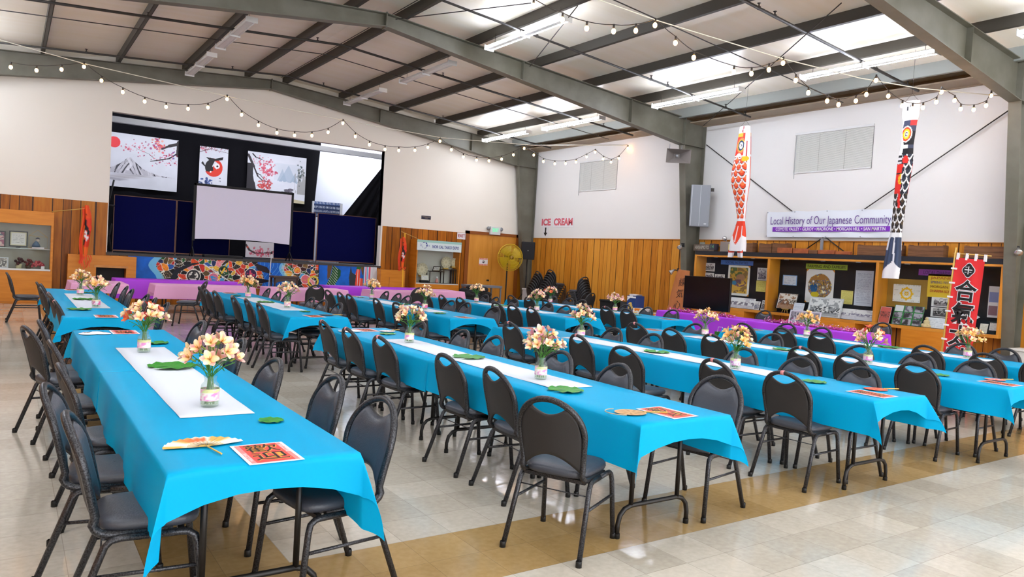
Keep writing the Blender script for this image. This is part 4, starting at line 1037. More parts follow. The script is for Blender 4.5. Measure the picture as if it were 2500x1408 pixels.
art('hanging_painting', 2.2, 1.56, 330, 234, mountain, None, (3.07, 24.25, 3.14), .004)
tag(COL.objects[-1], 'ink painting of a snowy mountain and red sun on black curtain', 'painting', 'paintings on the stage curtain')
def carp(U, V):      # .84 x 1.18: two curled carp
    c = paper(U, V, 3)
    petals(c, U, V, 8, .2, 1.12, .16, .05, 40, .02, ['b04a66', 'c85a70', '6a3a44']); petals(c, U, V, 9, .6, 1.12, .14, .03, 14, .014, ['b04a66', '6a3a44']); branch(c, U, V, [(0, 1.0, 1), (.3, 1.12, .6), (.84, 1.06, .3)], .01, '5a3038')
    ang = np.arctan2(V - .56, U - .42); r = np.hypot((U - .42), (V - .56) * .95)
    setm(c, (r < .27) & (r > .13 + .06 * np.sin(ang)) & ((ang < 1.9) & (ang > -2.6)), C('c8301e')); setm(c, (r < .25) & (U < .42 + .05 * np.sin(V * 9)) & (V > .42), C('1a1416'))
    setm(c, inpoly(U, V, [(.05, .66), (.12, .6), (.24, .5), (.2, .56), (.1, .72)]), C('1a1416')); setm(c, inpoly(U, V, [(.18, .86), (.46, .84), (.7, .92), (.68, .82), (.5, .78), (.3, .76)]), C('1a1416'))
    setm(c, inpoly(U, V, [(.34, .3), (.5, .34), (.52, .5), (.42, .62), (.36, .45)]), C('c8301e')); setm(c, inpoly(U, V, [(.3, .42), (.42, .46), (.4, .58), (.3, .62)]), C('1a1416'))
    setm(c, np.hypot(U - .34, V - .42) < .025, C('e8e4e4')); setm(c, np.hypot((U - .52) , (V - .62)) < .085, C('e0dada')); setm(c, np.hypot(U - .53, V - .61) < .03, C('14141c'))
    petals(c, U, V, 10, .26, .12, .06, .06, 26, .03, ['24386a', '33498c', '1a2c5a']); petals(c, U, V, 11, .06, .06, .04, .02, 8, .02, ['24386a'])
    for v in (.25, .16): setm(c, (np.abs(U - .62) < .03) & (np.abs(V - v) < .02) & (fbm(U, V, 60, 2) > .5), C('555060'))
    return c
art('hanging_painting', .84, 1.18, 140, 196, carp, None, (5.20, 24.25, 3.45), .004); tag(COL.objects[-1], 'small painting of two curled red and black carp on black curtain', 'painting', 'paintings on the stage curtain')
def gorge(U, V):     # 1.9 x 1.5
    c = paper(U, V, 5); n = fbm(U * 3, V * .5, 5, 6)
    for px, h, w in ((1.32, 1.22, .16), (1.12, 1.08, .12), (1.52, .95, .14)): setm(c, (V < h - np.abs(U - px) / w * .3) & (V > .62 + .1 * n), C('8c9cb0'), .6)
    setm(c, (V > .7) & (V < 1.25) & (np.abs(U - 1.3) < .45), C('a8b4c0'), .25)
    setm(c, (U > 1.5 + .35 * np.maximum(0, V - .95) + .06 * n) & (V < 1.15) & (V > .3) & (n > .48), C('77746e'), .6)
    setm(c, (U < .16 + .25 * np.maximum(0, .75 - V) + .05 * n) & (V < 1.15), C('231f24')); branch(c, U, V, [(.02, 1.4, 1.6), (.2, 1.05, 1.1), (.34, .75, .6), (.5, .62, .5), (.75, .6, .3)], .028, '2c2228'); branch(c, U, V, [(.15, 1.45, 1), (.25, 1.35, .6), (.45, 1.3, .4)], .025, '2c2228'); branch(c, U, V, [(.3, .85, .8), (.42, .8, .5), (.6, .6, .4)], .02, '2c2228')
    petals(c, U, V, 21, .62, .95, .13, .16, 80, .03, ['b8405a', 'c83c4c', 'a83a50', 'd06a7a']); petals(c, U, V, 22, .55, .45, .13, .1, 70, .03, ['b8342c', 'c8403c', 'a83a40']); petals(c, U, V, 23, .45, 1.2, .14, .08, 30, .02, ['b8586c', 'c9405a'])
    for x, y, s in ((1.1, .24, 1), (1.35, .35, 1.1), (.78, .12, .7)):
        for dx, dy, w in ((0, 0, .13), (.06, .07, .09), (-.06, .04, .08)): setm(c, ((U - x - dx * s) / (w * s)) ** 2 + ((V - y - dy * s) / (.035 * s)) ** 2 < 1, C('4a4450'), .85)
        branch(c, U, V, [(x, y, 1), (x + .03, y - .15, .8), (x + .15, y - .2, .5)], .012, '3a3038')
    petals(c, U, V, 24, 1.72, .95, .06, .2, 30, .028, ['3c4648', '55605e']); setm(c, (V < .12 - .1 * np.abs(U - 1.55)) & (U > 1.3), C('b8a878'), .7)
    return c
art('hanging_painting', 1.9, 1.52, 300, 240, gorge, None, (7.17, 24.25, 3.15), .004); tag(COL.objects[-1], 'painting of misty peaks and red blossom branches on black curtain', 'painting', 'paintings on the stage curtain')
# portable navy partition panels
def partition(x0, x1, y, label, dark=False, yaw=0):
    w = x1 - x0; t = thing('partition_panel', label, 'partition panel', ((x0 + x1) / 2, y, OZ0), yaw, 'navy partition panels on the stage')
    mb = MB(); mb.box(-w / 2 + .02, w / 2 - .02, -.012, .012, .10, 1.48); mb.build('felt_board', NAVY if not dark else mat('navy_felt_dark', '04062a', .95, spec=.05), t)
    mb = MB()
    for a in ((-w / 2, -w / 2 + .014, .0, 1.5), (w / 2 - .014, w / 2, .0, 1.5), (-w / 2, w / 2, 1.486, 1.5), (-w / 2, w / 2, .07, .10)): mb.box(a[0], a[1], -.018, .018, a[2], a[3])
    mb.build('frame', COPPER, t)
    for s in (-1, 1): mb = MB(); mb.box(s * w * .4 - .02, s * w * .4 + .02, -.25, .25, 0, .03); mb.build('foot', BLACK, t)
partition(2.19, 3.66, 21.2, 'wide navy partition panel at the cabinet end of the stage')
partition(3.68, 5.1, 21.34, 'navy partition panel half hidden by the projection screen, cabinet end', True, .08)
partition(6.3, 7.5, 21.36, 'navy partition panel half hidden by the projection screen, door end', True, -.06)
partition(7.52, 9.38, 21.2, 'wide navy partition panel at the door end of the stage')
# projection screen
t = thing('projection_screen', 'white portable projection screen with black frame on the stage', 'projection screen', (5.37, 20.98, OZ0))
mb = MB()
def sag(u, v):
    x = -1.27 + 2.54 * u; zt = 1.925; zb = .52 + .05 * math.sin(u * PI) + (.0 if u < .9 else 0) - .02
    return (x, -.02 + .02 * math.sin(u * PI), zb + (zt - zb) * v)
mb.grid(sag, 30, 12); mb.build('screen_fabric', mat('screen_white', 'e4e2f4', .8), t)
mb = MB()
for a in ((-1.34, -1.27, .45, 1.99), (1.27, 1.34, .45, 1.99), (-1.34, 1.34, 1.925, 1.99)): mb.box(a[0], a[1], -.015, .015, a[2], a[3])
mb.build('frame', BLACK, t, bevel=.006)
for s in (-1, 1):
    mb = MB(); mb.tube([(s * 1.31, .05, 1.7), (s * 1.31, .05, 0)], .02, 8); mb.tube([(s * 1.31, -.3, .01), (s * 1.31, .05, .3), (s * 1.31, .4, .01)], .015, 6); mb.build('leg', BLACK, t)
def cherry(U, V):
    c = paper(U, V, 8) * .95; petals(c, U, V, 31, .36, .14, .1, .05, 60, .025, ['c8586c', 'b8405a', 'd06a80']); petals(c, U, V, 32, .68, .16, .06, .04, 24, .022, ['b8586c', 'a84a60'])
    branch(c, U, V, [(0, .34, 1.4), (.1, .2, 1.2), (.25, .12, .8), (.7, .15, .3)], .022, '3a2a30'); setm(c, np.hypot(U - .05, V - .27) < .03, C('b84a3a')); return c
art('painted_board', .77, .43, 77, 43, cherry, None, (5.79, 20.86, OZ0 + .09), .01); tag(COL.objects[-1], 'small cherry blossom board standing under the projection screen', 'painting')
mb = MB(); mb.box(4.35, 5.35, 20.9, 21.2, OZ0 + .03, OZ0 + .10); tag(mb.build('equipment_case', BLACK, bevel=.01), 'low black case lying on the stage under the screen', 'case')
def numbers(U, V):
    c = np.tile(C('22345c'), (len(U), 1)).astype(float); setm(c, V > .42, C('2c4a80'))
    row = ((V * 1000) % 130) / 130; colm = ((U * 1000) % 46) / 46
    setm(c, (row > .3) & (row < .8) & (colm > .25) & (colm < .7) & (fbm(U, V, 130, 4) > .42), C('c4ccd4')); setm(c, (row < .12), C('14203c')); return c
t = thing('number_board', 'navy board of small white number tags behind the partitions', 'board', (8.45, 23.0, 2.70), -.12)
art('tag_face', .84, .5, 120, 70, numbers, t, (0, 0, 0), .02)
mb = MB(); mb.box(-.46, -.42, -.01, .12, -1.46, .5); mb.box(.42, .5, -.01, .12, -1.46, .5); mb.build('side_post', LTGREY, t)
# black lattice props at the cabinet end
mb = MB()
for a, b in (((2.02, 1.3), (2.16, 2.0)), ((2.02, 2.3), (2.16, 3.1)), ((2.16, 1.3), (2.02, 2.1)), ((2.0, 2.45), (2.2, 2.45))): mb.tube([(a[0], 21.1, a[1]), (b[0], 21.1, b[1])], .022, 6)
mb.tube([(2.03, 21.1, 1.25), (2.03, 21.1, 3.2)], .02, 6); tag(mb.build('prop_stand', BLACK), 'black lattice stand squeezed beside the wide navy panel', 'stand')

# mural along the stage front: 6.68 x .75
def mural(U, V):
    c = np.tile(C('0c62c8'), (len(U), 1)).astype(float); c *= (.85 + .3 * fbm(U, V, 6, 2))[:, None]
    wav = np.abs(np.sin((U + .12 * np.sin(V * 7)) * 26)) < .12; setm(c, wav & ((np.abs(U - 3.55) < .35)), C('7cc8ee'), .8)
    fig = ((U > .72 + .08 * np.sin(V * 9)) & (U < 3.28 + .1 * np.sin(V * 6))) | ((U > 3.95 + .1 * np.sin(V * 8)) & (U < 4.92))
    rr = np.random.RandomState(12); n = 270; sx = rr.uniform(.6, 5.0, n); sy = rr.uniform(-.05, .8, n)
    wu = U + .05 * (fbm(U, V, 9, 3) - .5); wv = V + .05 * (fbm(U, V, 9, 5) - .5)
    d = np.full((2, len(U)), 9.); idx = np.zeros(len(U), int)
    for i in range(n):
        q = np.hypot((wu - sx[i]) * .8, wv - sy[i]); closer = q < d[0]; d[1] = np.where(closer, d[0], np.minimum(d[1], q)); idx = np.where(closer, i, idx); d[0] = np.where(closer, q, d[0])
    pal = np.array([C(h) for h in ('d8361e', 'e2501e', 'f0902a', '15131a', '2a2018', '5a4420', '7a5a2a', '1f5a2a', '3a7a3c', 'e8b63a', '8a2a3a', '1a2a5a', 'e88a96', '141018', 'c82a22', '30241a', '4aa0d8', '0c0a10', '1c1612', '3a1410', 'e8502a', 'd8301e', 'f0a030', '2a5aa8')])
    cc = pal[(idx * 7) % len(pal)] * (.8 + .4 * fbm(U, V, 30, 6))[:, None]; c[fig] = cc[fig]
    setm(c, fig & (d[1] - d[0] < .006), C('e8e6dc'))
    setm(c, fig & (np.abs(np.sin((d[0]) * 90 + idx)) < .18) & ((idx % 3) == 0), C('e0c88a'), .7)
    edge = np.abs(U - (.66 + .1 * np.sin(V * 9))) < .09; setm(c, edge, C('8ad4f0'), .8); setm(c, np.abs(U - (3.95 + .1 * np.sin(V * 8))) < .07, C('9adcf0'), .7)
    for cx, cy, r, a, b in ((1.55, .28, .17, '2c2a2e', 'e8e4dc'), (2.05, .25, .13, 'e0708a', '3a9ad8'), (3.02, .38, .16, '3a1a4a', 'd8486a'), (4.55, .3, .13, 'e06a7a', 'd8b04a'), (4.3, .55, .1, 'e8602a', 'f0b040')):
        q = np.hypot(U - cx, (V - cy)); setm(c, q < r, C(a)); setm(c, (q < r * .7) & (fbm(U, V, 22, int(cx * 10)) > .5), C(b)); setm(c, np.abs(q - r) < .008, C('f0eee6'))
    setm(c, inpoly(U, V, [(.95, .1), (1.1, .45), (1.5, .62), (1.75, .64), (1.5, .55), (1.2, .38), (1.08, .1)]), C('141826')); setm(c, np.abs(seg(U, V, 1.8, .6, 2.55, .12)) < .012, C('e6e6ea'))
    setm(c, seg(U, V, 2.18, .25, 2.4, .65) < .022, C('f0c830')); setm(c, np.abs(np.hypot((U - 2.3) * 1., V - .45) - .11) < .02, C('1e4a2a'))
    setm(c, inpoly(U, V, [(3.1, .7), (3.45, .6), (3.6, .4), (3.2, .5)]), C('20141f')); setm(c, inpoly(U, V, [(3.15, .3), (3.65, .22), (3.2, .12), (3.0, .2)]), C('1c1420'))
    setm(c, seg(U, V, 4.92, .8, 4.95, .05) < .012, C('10101a')); setm(c, np.abs(np.hypot(U - 4.78, V - .25) - .14) < .022, C('e8c83a'))
    g = inpoly(U, V, [(5.15, .1), (5.3, .45), (5.35, .75), (5.6, .6), (5.6, .45), (5.45, .2), (5.5, .02), (5.2, .02)]); setm(c, g, C('1c5426')); setm(c, g & (np.abs(np.sin((U + V) * 38)) < .22) & (U < 5.5), C('e6efe2'))
    setm(c, inpoly(U, V, [(5.18, .75), (5.33, .75), (5.28, .4), (5.2, .3)]), C('6a4a26'))
    p = inpoly(U, V, [(6.0, .02), (6.02, .35), (6.1, .7), (6.2, .72), (6.2, .4), (6.5, .35), (6.52, .02)]); setm(c, p, C('e8482a')); setm(c, p & (np.abs(np.sin(U * 42)) < .28), C('f2e6dc'))
    setm(c, inpoly(U, V, [(5.9, .75), (5.95, .55), (6.08, .48), (6.05, .02), (5.9, .05), (5.86, .4)]), C('33363e')); setm(c, inpoly(U, V, [(6.2, .75), (6.38, .75), (6.48, .5), (6.4, .38), (6.28, .5)]), C('7a5426')); setm(c, inpoly(U, V, [(6.1, .75), (6.25, .75), (6.2, .65), (6.08, .66)]), C('1f6a2e'))
    return c
t = thing('stage_mural', 'colourful painted warrior mural board along the stage front', 'mural', (5.83, YS - .04, .48))
art('painted_board', 6.68, .75, 860, 100, mural, t, (0, 0, 0), .02)
t = thing('striped_board', 'striped pink, white and blue board end beside the mural', 'board', (9.0, YS - .075, .48))
def stripes(U, V):
    c = np.tile(C('d8dadc'), (len(U), 1)).astype(float); k = (U / .028).astype(int)
    for i, h in enumerate(('3a9ad8', 'e8e4e8', 'e05a86', 'c8c0d0', '5ab0dc', 'e8e4e8', 'e0406a', 'e06a8a')): setm(c, k == i, C(h))
    return c
art('striped_panel', .42, .74, 60, 20, stripes, t, (0, 0, 0), .01)
mb = MB(); mb.prism([(.06, .0), (.24, .0), (.27, .45), (.2, .68), (.08, .74)], -.012, -.004); mb.build('white_flap', mat('flap_white', 'cfcfd2', .6), t)
# wooden cubby boxes at both ends of the stage front
def cubby(x0, x1, label, opening):
    t = thing('stage_box', label, 'box', ((x0 + x1) / 2, YS - .012, 0)); w = x1 - x0
    mb = MB()
    if opening:
        a, b, c, d = opening
        mb.box(-w / 2, w / 2, -.35, 0, d, 1.19); mb.box(-w / 2, a, -.35, 0, 0, d); mb.box(b, w / 2, -.35, 0, 0, d); mb.box(a, b, -.35, 0, 0, c)
        mb.build('body', ORANGEWOOD, t)
        mb = MB(); mb.box(a, b, -.02, -.005, c, d); mb.build('dark_back', BLACK, t)
        mb = MB(); mb.box(a - .04, b + .04, -.37, -.35, d, d + .05); mb.build('lintel_trim', CASEWOOD, t)
    else: mb.box(-w / 2, w / 2, -.35, 0, 0, 1.17); mb.build('body', ORANGEWOOD, t); mb = MB(); mb.box(-w / 2 + .28, -w / 2 + .29, -.355, -.345, 0, .95); mb.build('joint_strip', DARKTRIM, t)
cubby(1.18, 2.64, 'orange wooden box with a dark opening at the cabinet end of the mural', (-.14, .51, .48, .90))
cubby(9.22, 10.02, 'plain orange wooden box at the door end of the mural', None)
# small dark carved table and a leaning white stick
t = thing('side_table', 'small dark carved side table in front of the mural', 'table', (6.18, 19.8, 0))
mb = MB(); mb.box(-.35, .35, -.2, .2, .83, .88); mb.build('tabletop', mat('dark_walnut', '3a2014', .4), t, bevel=.008)
mb = MB(); mb.prism([(-.32, .83), (.32, .83), (.32, .66), (.22, .72), (.0, .76), (-.22, .72), (-.32, .66)], -.18, -.16); mb.build('apron', MATS['dark_walnut'], t)
for sx in (-1, 1):
    for sy in (-1, 1): mb = MB(); mb.tube([(sx * .3, sy * .16, .83), (sx * .29, sy * .16, .45), (sx * .32, sy * .17, 0)], [.03, .02, .016], 6); mb.build('leg', MATS['dark_walnut'], t)
mb = MB(); mb.tube([(6.02, 20.52, 1.45), (5.9, 20.3, .0)], .012, 6); mb.tube([(6.02, 20.52, 1.45), (6.03, 20.53, 1.52)], .022, 6, 1); tag(mb.build('white_stick', [PAPER, BLACK]), 'thin white stick with dark tip leaning on the stage front', 'stick')

# ------------------------------------------------------------------ wooden display cabinet at the far end
t = thing('trophy_cabinet', 'orange wooden display cabinet with glass front at the far end', 'cabinet', (0, 20.2, 0)); d = .44
mb = MB(); mb.box(-2.2, .87, 0, d, 0, .78); mb.box(-2.2, .87, 0, d, 1.83, 2.14); mb.box(.82, .87, 0, d, .78, 1.83); mb.box(-2.2, -2.15, 0, d, .78, 1.83); mb.build('body', ORANGEWOOD, t, bevel=.004)
mb = MB(); mb.box(-2.15, .82, d - .03, d, .78, 1.83); mb.build('back_panel', mat('cabinet_back', 'a8a496', .7), t)
mb = MB(); mb.box(-2.15, .82, .02, d - .03, .775, .79); mb.box(-2.15, .83, -.012, .0, .765, .805); mb.build('sill', FIXW, t)
mb = MB(); mb.box(-2.15, .82, .14, d - .03, 1.255, 1.27); mb.build('shelf', mat('glass_shelf', 'b8c4bc', .15), t)
for a, b in ((-.66, .82), (-2.15, -.62)): mb = MB(); mb.box(a, b, .02, .026, .79, 1.83); mb.build('glass_door', PANE, t)
mb = MB(); mb.box(-2.2, .87, -.005, .0, .03, .035); mb.box(-.68, -.672, -.005, 0, .03, .76); mb.build('joint_line', DARKTRIM, t)
def framed(name, label, w, h, loc, rz, fcol, fn, group=None, tilt=0., cat='picture frame', fr=.025):
    t = thing(name, label, cat, loc, rz, group)
    mb = MB()
    for a in ((-w / 2, -w / 2 + fr, 0, h), (w / 2 - fr, w / 2, 0, h), (-w / 2 + fr, w / 2 - fr, 0, fr), (-w / 2 + fr, w / 2 - fr, h - fr, h)): mb.box(a[0], a[1], -.016, .006, a[2], a[3])
    o = mb.build('frame', fcol, t); o.rotation_euler[0] = tilt
    o = art('print', w - fr * 1.6, h - fr * 1.6, max(6, int(w * 90)), max(6, int(h * 90)), fn, t, (0, -.002, fr * .8), .004, tilt)
    return t
def certificate(U, V):
    c = np.tile(C('dcdcd8'), (len(U), 1)).astype(float); w, h = U.max(), V.max(); inn = (U > w * .16) & (U < w * .84) & (V > h * .16) & (V < h * .84)
    setm(c, ~((U > w * .08) & (U < w * .92) & (V > h * .08) & (V < h * .92)), C('cfc8a0')); setm(c, inn & (np.sin(V * 190) > .3) & (fbm(U, V, 40, 2) > .45), C('a8aaaa')); return c
def collage(seed, cols):
    def fn(U, V):
        c = np.tile(C('d8d2c8'), (len(U), 1)).astype(float); n = fbm(U, V, 7, seed); m = fbm(U, V, 13, seed + 5)
        for i, h in enumerate(cols): setm(c, np.abs(n - .25 - .5 * i / len(cols)) < .06, C(h), .9)
        setm(c, m > .68, C(cols[0]), .8); return c
    return fn
G = 'pictures in the trophy cabinet'
framed('picture_frame', 'dark framed collage at the edge of the trophy cabinet shelf', .34, .37, (-.22, 20.46, 1.272), 0, BLACK, collage(4, ('8a3a5a', 'd8a0a0', '44506a')), G)
framed('picture_frame', 'black framed certificate on the upper shelf of trophy cabinet', .36, .36, (.195, 20.46, 1.30), 0, BLACK, certificate, G)
mb = MB(); mb.box(.15, .24, 20.44, 20.5, 1.271, 1.301); tag(mb.build('small_stand', BLACK), 'small black stand under the framed certificate', 'stand')
framed('picture_frame', 'low framed group photograph on the bottom of the trophy cabinet', .3, .25, (-.13, 20.45, .792), 0, LTGREY, collage(9, ('55504e', '8a8078', '3a3634')), G)
t = thing('doll_scene', 'small doll in blue robe on a white base on upper cabinet shelf', 'figurine', (.6, 20.42, 1.271))
mb = MB(); mb.box(-.14, .1, -.06, .06, 0, .04); mb.build('base', PAPER, t)
mb = MB(); mb.lathe([(.0, .04), (.09, .04), (.075, .10), (.035, .16), (.02, .18)], 10, (-.06, 0, 0)); mb.build('robe', mat('doll_blue', '2a4a6a', .6), t)
mb = MB(); mb.ball((-.03, 0, .2), .035, 10); mb.build('head', mat('doll_face', 'd8c8b8', .5), t)
mb = MB(); mb.lathe([(.05, .225), (.045, .235), (.025, .26), (0, .265)], 10, (-.03, 0, 0)); mb.build('hat', mat('doll_hat', '2c2a3c', .5), t)
mb = MB(); P = [(-.2, .04, .30), (.16, .04, .28), (.16, .04, .02), (-.2, .04, .02), (-.2, .04, .30), (-.03, .04, .44), (.16, .04, .28)]; mb.tube(P, .005, 5); mb.build('wire_frame', BAMBOO, t)
mb = MB(); mb.box(-.2, .2, -.09, .09, -.001, .006); mb.build('tray', mat('tray_pink', 'b88a80', .5), t)
def pot(x, z, label, c1, c2, c3, s=1.):
    t = thing('flower_pot', label, 'flower pot', (x, 20.42, z)); mb = MB(); mb.lathe([(0, 0), (.045 * s, 0), (.06 * s, .1 * s), (.05 * s, .1 * s)], 12); mb.build('pot', mat('pot_' + c1, c1, .5), t)
    mb = MB(); rr = random.Random(3)
    for _ in range(16): mb.ball((rr.gauss(0, .035) * s, rr.gauss(0, .03) * s, (.17 + rr.gauss(0, .045)) * s), .03 * s, 8)
    mb.build('flowers', mat('pot_fl_' + c2, c2, .6, noise=(c3, 20)), t)
pot(.22, .79, 'small pot of dark red flowers in the trophy cabinet', 'cfc8a0', '5a2226', '2c1a1c', 1.1)
pot(.40, .79, 'brown basket of red leaves in the trophy cabinet', '5a4634', '8a3a3a', '5a2a2a', 1.)
t = thing('flower_ball', 'round red and pink flower arrangement in the trophy cabinet', 'flowers', (.60, 20.42, .79)); mb = MB(); rr = random.Random(6)
for _ in range(40):
    a = rr.uniform(0, PI); q = rr.uniform(.05, .13); mb.ball((q * math.cos(a), rr.uniform(-.06, .03), .06 + q * math.sin(a)), .03, 8, rr.randrange(2))
mb.build('flowers', [mat('dusty_red', '9a3444', .6), mat('dusty_pink', 'c05a5e', .6)], t)
mb = MB(); mb.box(.05, .12, -.09, -.07, .0, .08); mb.build('card', PAPER, t)

# ------------------------------------------------------------------ orange carp cloths on bamboo poles
def pole_flag(label, plabel, a, b, xo, ztop, zlow, tail):
    mb = MB(); mb.tube([a, b], .008, 6); tag(mb.build('bamboo_pole', BAMBOO), plabel, 'pole')
    t = thing('cloth_streamer', label, 'streamer', (b[0] + xo, b[1], 0))
    H = ztop - zlow; mb = MB(); n = 14; prof = []
    m = 34
    vs, cl = [], []
    for i in range(m + 1):
        v = i / m; z = ztop - H * v; w = (.035 + .036 * math.sin(v * PI) ** .7) * (1 - .25 * v); cx = .04 * math.sin(v * 5) + .05 * v * (v > .4)
        for j in range(n):
            an = 2 * PI * j / n; f = 1 + .25 * math.sin(3 * an + v * 9)
            x = cx + w * f * math.cos(an); vs.append((x, w * .5 * f * math.sin(an), z))
            c = C('e8501c') if v < .25 else C('e23a1c')
            h = vnoise(np.array([math.cos(an) * 1.2 + 3]), np.array([v * 9.]), 1., 5)[0]
            if .16 < v < .78 and h > .66: c = C('16121a')
            if .42 < v < .72 and .25 < h < .48 and math.cos(an) < .5: c = C('e8dfe0')
            if v > .8: c = C('f0661e')
            cl.append([*nlin(c), 1])
    fs = [(i * n + j, i * n + (j + 1) % n, (i + 1) * n + (j + 1) % n, (i + 1) * n + j) for i in range(m) for j in range(n)]
    mb.add(vs, fs, 0, True); mb.cols = cl; mb.build('body', ART, t)
    mb = MB(); mb.grid(lambda u, v: (-.09 + .02 * math.sin(v * 8) + .07 * u - .03 * v, .05 + .015 * math.sin(u * 9 + v * 4), ztop - .05 - (H + tail * .3) * v), 6, 20); mb.build('ribbon', ORANGEC, t)
    mb = MB()
    for k in range(7):
        a_ = k - 3; mb.grid(lambda u, v: (a_ * .035 + .02 * u + .02 * math.sin(v * 6 + k), .02 * math.sin(k + v * 3), zlow + .04 - (tail * (.6 + .4 * ((k * 7) % 5) / 5)) * v), 1, 6)
    mb.build('fringe', ORANGEC, t)
    return t
pole_flag('orange carp cloth with black patches hanging beside the trophy cabinet', 'bamboo pole fixed to the corner of the trophy cabinet', (.82, 20.22, 2.16), (1.56, 19.95, 2.30), -.06, 2.36, 1.15, .36)
t = pole_flag('orange carp cloth with yellow tail hanging beside the expo case', 'bamboo pole fixed to the top of the expo display case', (10.40, 20.25, 2.16), (9.66, 19.95, 2.34), .08, 2.18, 1.25, .12)
mb = MB(); mb.grid(lambda u, v: (.02 + .035 * u + .01 * math.sin(v * 9), .0, 2.3 - 1.65 * v), 2, 20); mb.build('yellow_ribbon', mat('yellow_ribbon', 'f0b820', .5), t)

# ------------------------------------------------------------------ expo display case
t = thing('expo_display_case', 'wooden display case with a white taiko expo header', 'display case', (11.11, 20.2, 0)); w = .78; d = .44
mb = MB(); mb.box(-w, w, 0, d, 0, .80); mb.box(-w, w, 0, d, 1.84, 2.15); mb.box(-w, -w + .03, 0, d, .8, 1.84); mb.box(w - .03, w, 0, d, .8, 1.84); mb.build('body', ORANGEWOOD, t, bevel=.004)
mb = MB(); mb.box(-w + .03, w - .03, d - .03, d, .8, 1.84); mb.build('back_panel', mat('case_white', 'c8c8c0', .7), t)
mb = MB(); mb.box(-w + .03, w - .03, -.006, d - .03, .79, .815); mb.build('sill', FIXW, t)
mb = MB(); mb.box(-w + .03, w - .03, .012, .018, .815, 1.84); mb.build('glass_door', PANE, t)
mb = MB(); mb.box(-w - .005, w + .01, -.018, -.004, 1.83, 2.15); h_ = mb.build('header', mat('header_white', 'd4e2e2', .5), t)
mb = MB(); mb.box(-w - .005, w + .01, -.0195, -.0185, 2.075, 2.15); mb.build('header_band', mat('header_teal', '9cc8bc', .5), h_)
IND = mat('indigo_print', '2c3a8c', .5)
text('NOR CAL TAIKO EXPO', .13, IND, h_, (.22, -.0215, 1.955), width=.95, offset=.002)
text('2', .1, mat('pale_indigo', '6a78b0', .5), h_, (-.67, -.0215, 1.985)); text('16', .08, MATS['pale_indigo'], h_, (-.385, -.0215, 1.975))
mb = MB()
for a0, a1, wd in ((20, 70, .03), (80, 130, .02), (150, 250, .007), (255, 330, .012), (330, 380, .035)):
    n = 10; vs = []
    for i in range(n + 1):
        a = math.radians(a0 + (a1 - a0) * i / n); ww = wd * math.sin(PI * (i + .6) / (n + 1.2))
        for r_ in (.098 - ww, .098 + ww * .3): vs.append((-.535 + r_ * math.cos(a), -.021, 1.985 + r_ * math.sin(a)))
    mb.add(vs, [(2 * i, 2 * i + 1, 2 * i + 3, 2 * i + 2) for i in range(n)])
mb.build('ring_emblem', IND, h_)
def plate(x, z, r, label):
    t = thing('round_plate', label, 'plate', (x, 20.48, z), 0, 'round patterned plates'); mb = MB(); n = 30; vs, cl = [(0, -.01, 0)], [[*nlin(C('c8bc96')), 1]]
    for q in (.35, .7, .92, 1.):
        for j in range(n):
            a = 2 * PI * j / n; rr = r * q * (1 + .02 * math.sin(12 * a) * (q > .9)); vs.append((rr * math.cos(a), -.012 if q < .8 else -.035, rr * math.sin(a)))
            cl.append([*nlin(C('d6ceb0') * (.9 + .12 * math.sin(j * 2.1 + q * 9)) if q > .5 else C('e0d8bc')), 1])
    fs = [(0, 1 + j, 1 + (j + 1) % n) for j in range(n)] + [(1 + k * n + j, 1 + (k + 1) * n + j, 1 + (k + 1) * n + (j + 1) % n, 1 + k * n + (j + 1) % n) for k in range(3) for j in range(n)]
    mb.add(vs, fs, 0, True); mb.cols = cl; mb.build('dish', ART, t); mb = MB(); mb.box(-.08, .08, -.05, .06, -r - .03, -r + .015); mb.build('stand', BAMBOO, t)
plate(10.68, 1.235, .2, 'round patterned plate low at one side of the expo case'); plate(11.53, 1.49, .19, 'round patterned plate on the tall dark plinth in expo case')
plate(11.93 - .12, 1.5, .14, 'round patterned plate partly cut off by the expo case edge')
DK = mat('dark_stand', '2a1c16', .4)
def plinth(x, w, h, dp, label, zb=.817):
    t = thing('display_stand', label, 'stand', (x, 20.42, zb), 0, 'dark stands in the expo case')
    for sx in (-1, 1):
        for sy in (-1, 1): mb = MB(); mb.box(sx * w / 2 - .01, sx * w / 2 + .01, sy * dp / 2 - .01, sy * dp / 2 + .01, 0, h - .02); mb.build('leg', DK, t)
    mb = MB(); mb.box(-w / 2 - .012, w / 2 + .012, -dp / 2 - .012, dp / 2 + .012, h - .02, h + .005); mb.build('top', DK, t)
    mb = MB(); mb.box(-w / 2, w / 2, -dp / 2 - .006, -dp / 2 + .006, .0, .015); mb.build('rail', DK, t)
plinth(11.14, .5, .38, .2, 'low wide dark stand in the middle of the expo case'); plinth(11.56, .36, .45, .2, 'tall dark stand under a plate in the expo case'); plinth(11.80, .08, .46, .16, 'narrow dark stand at the edge of the expo case')
framed('picture_frame', 'tilted white certificate on the low wide stand in expo case', .26, .17, (11.12, 20.36, 1.206), 0, BLACK, certificate, 'framed cards in the expo case', .5, fr=.012)
framed('picture_frame', 'white card on a small easel at one side of expo case', .26, .17, (10.72, 20.3, .90), 0, LTGREY, certificate, 'framed cards in the expo case', -.25, fr=.008)
mb = MB(); mb.box(10.58, 10.86, 20.3, 20.42, .816, .895); tag(mb.build('low_stand', BLACK), 'low black stand under the white card in the expo case', 'stand')
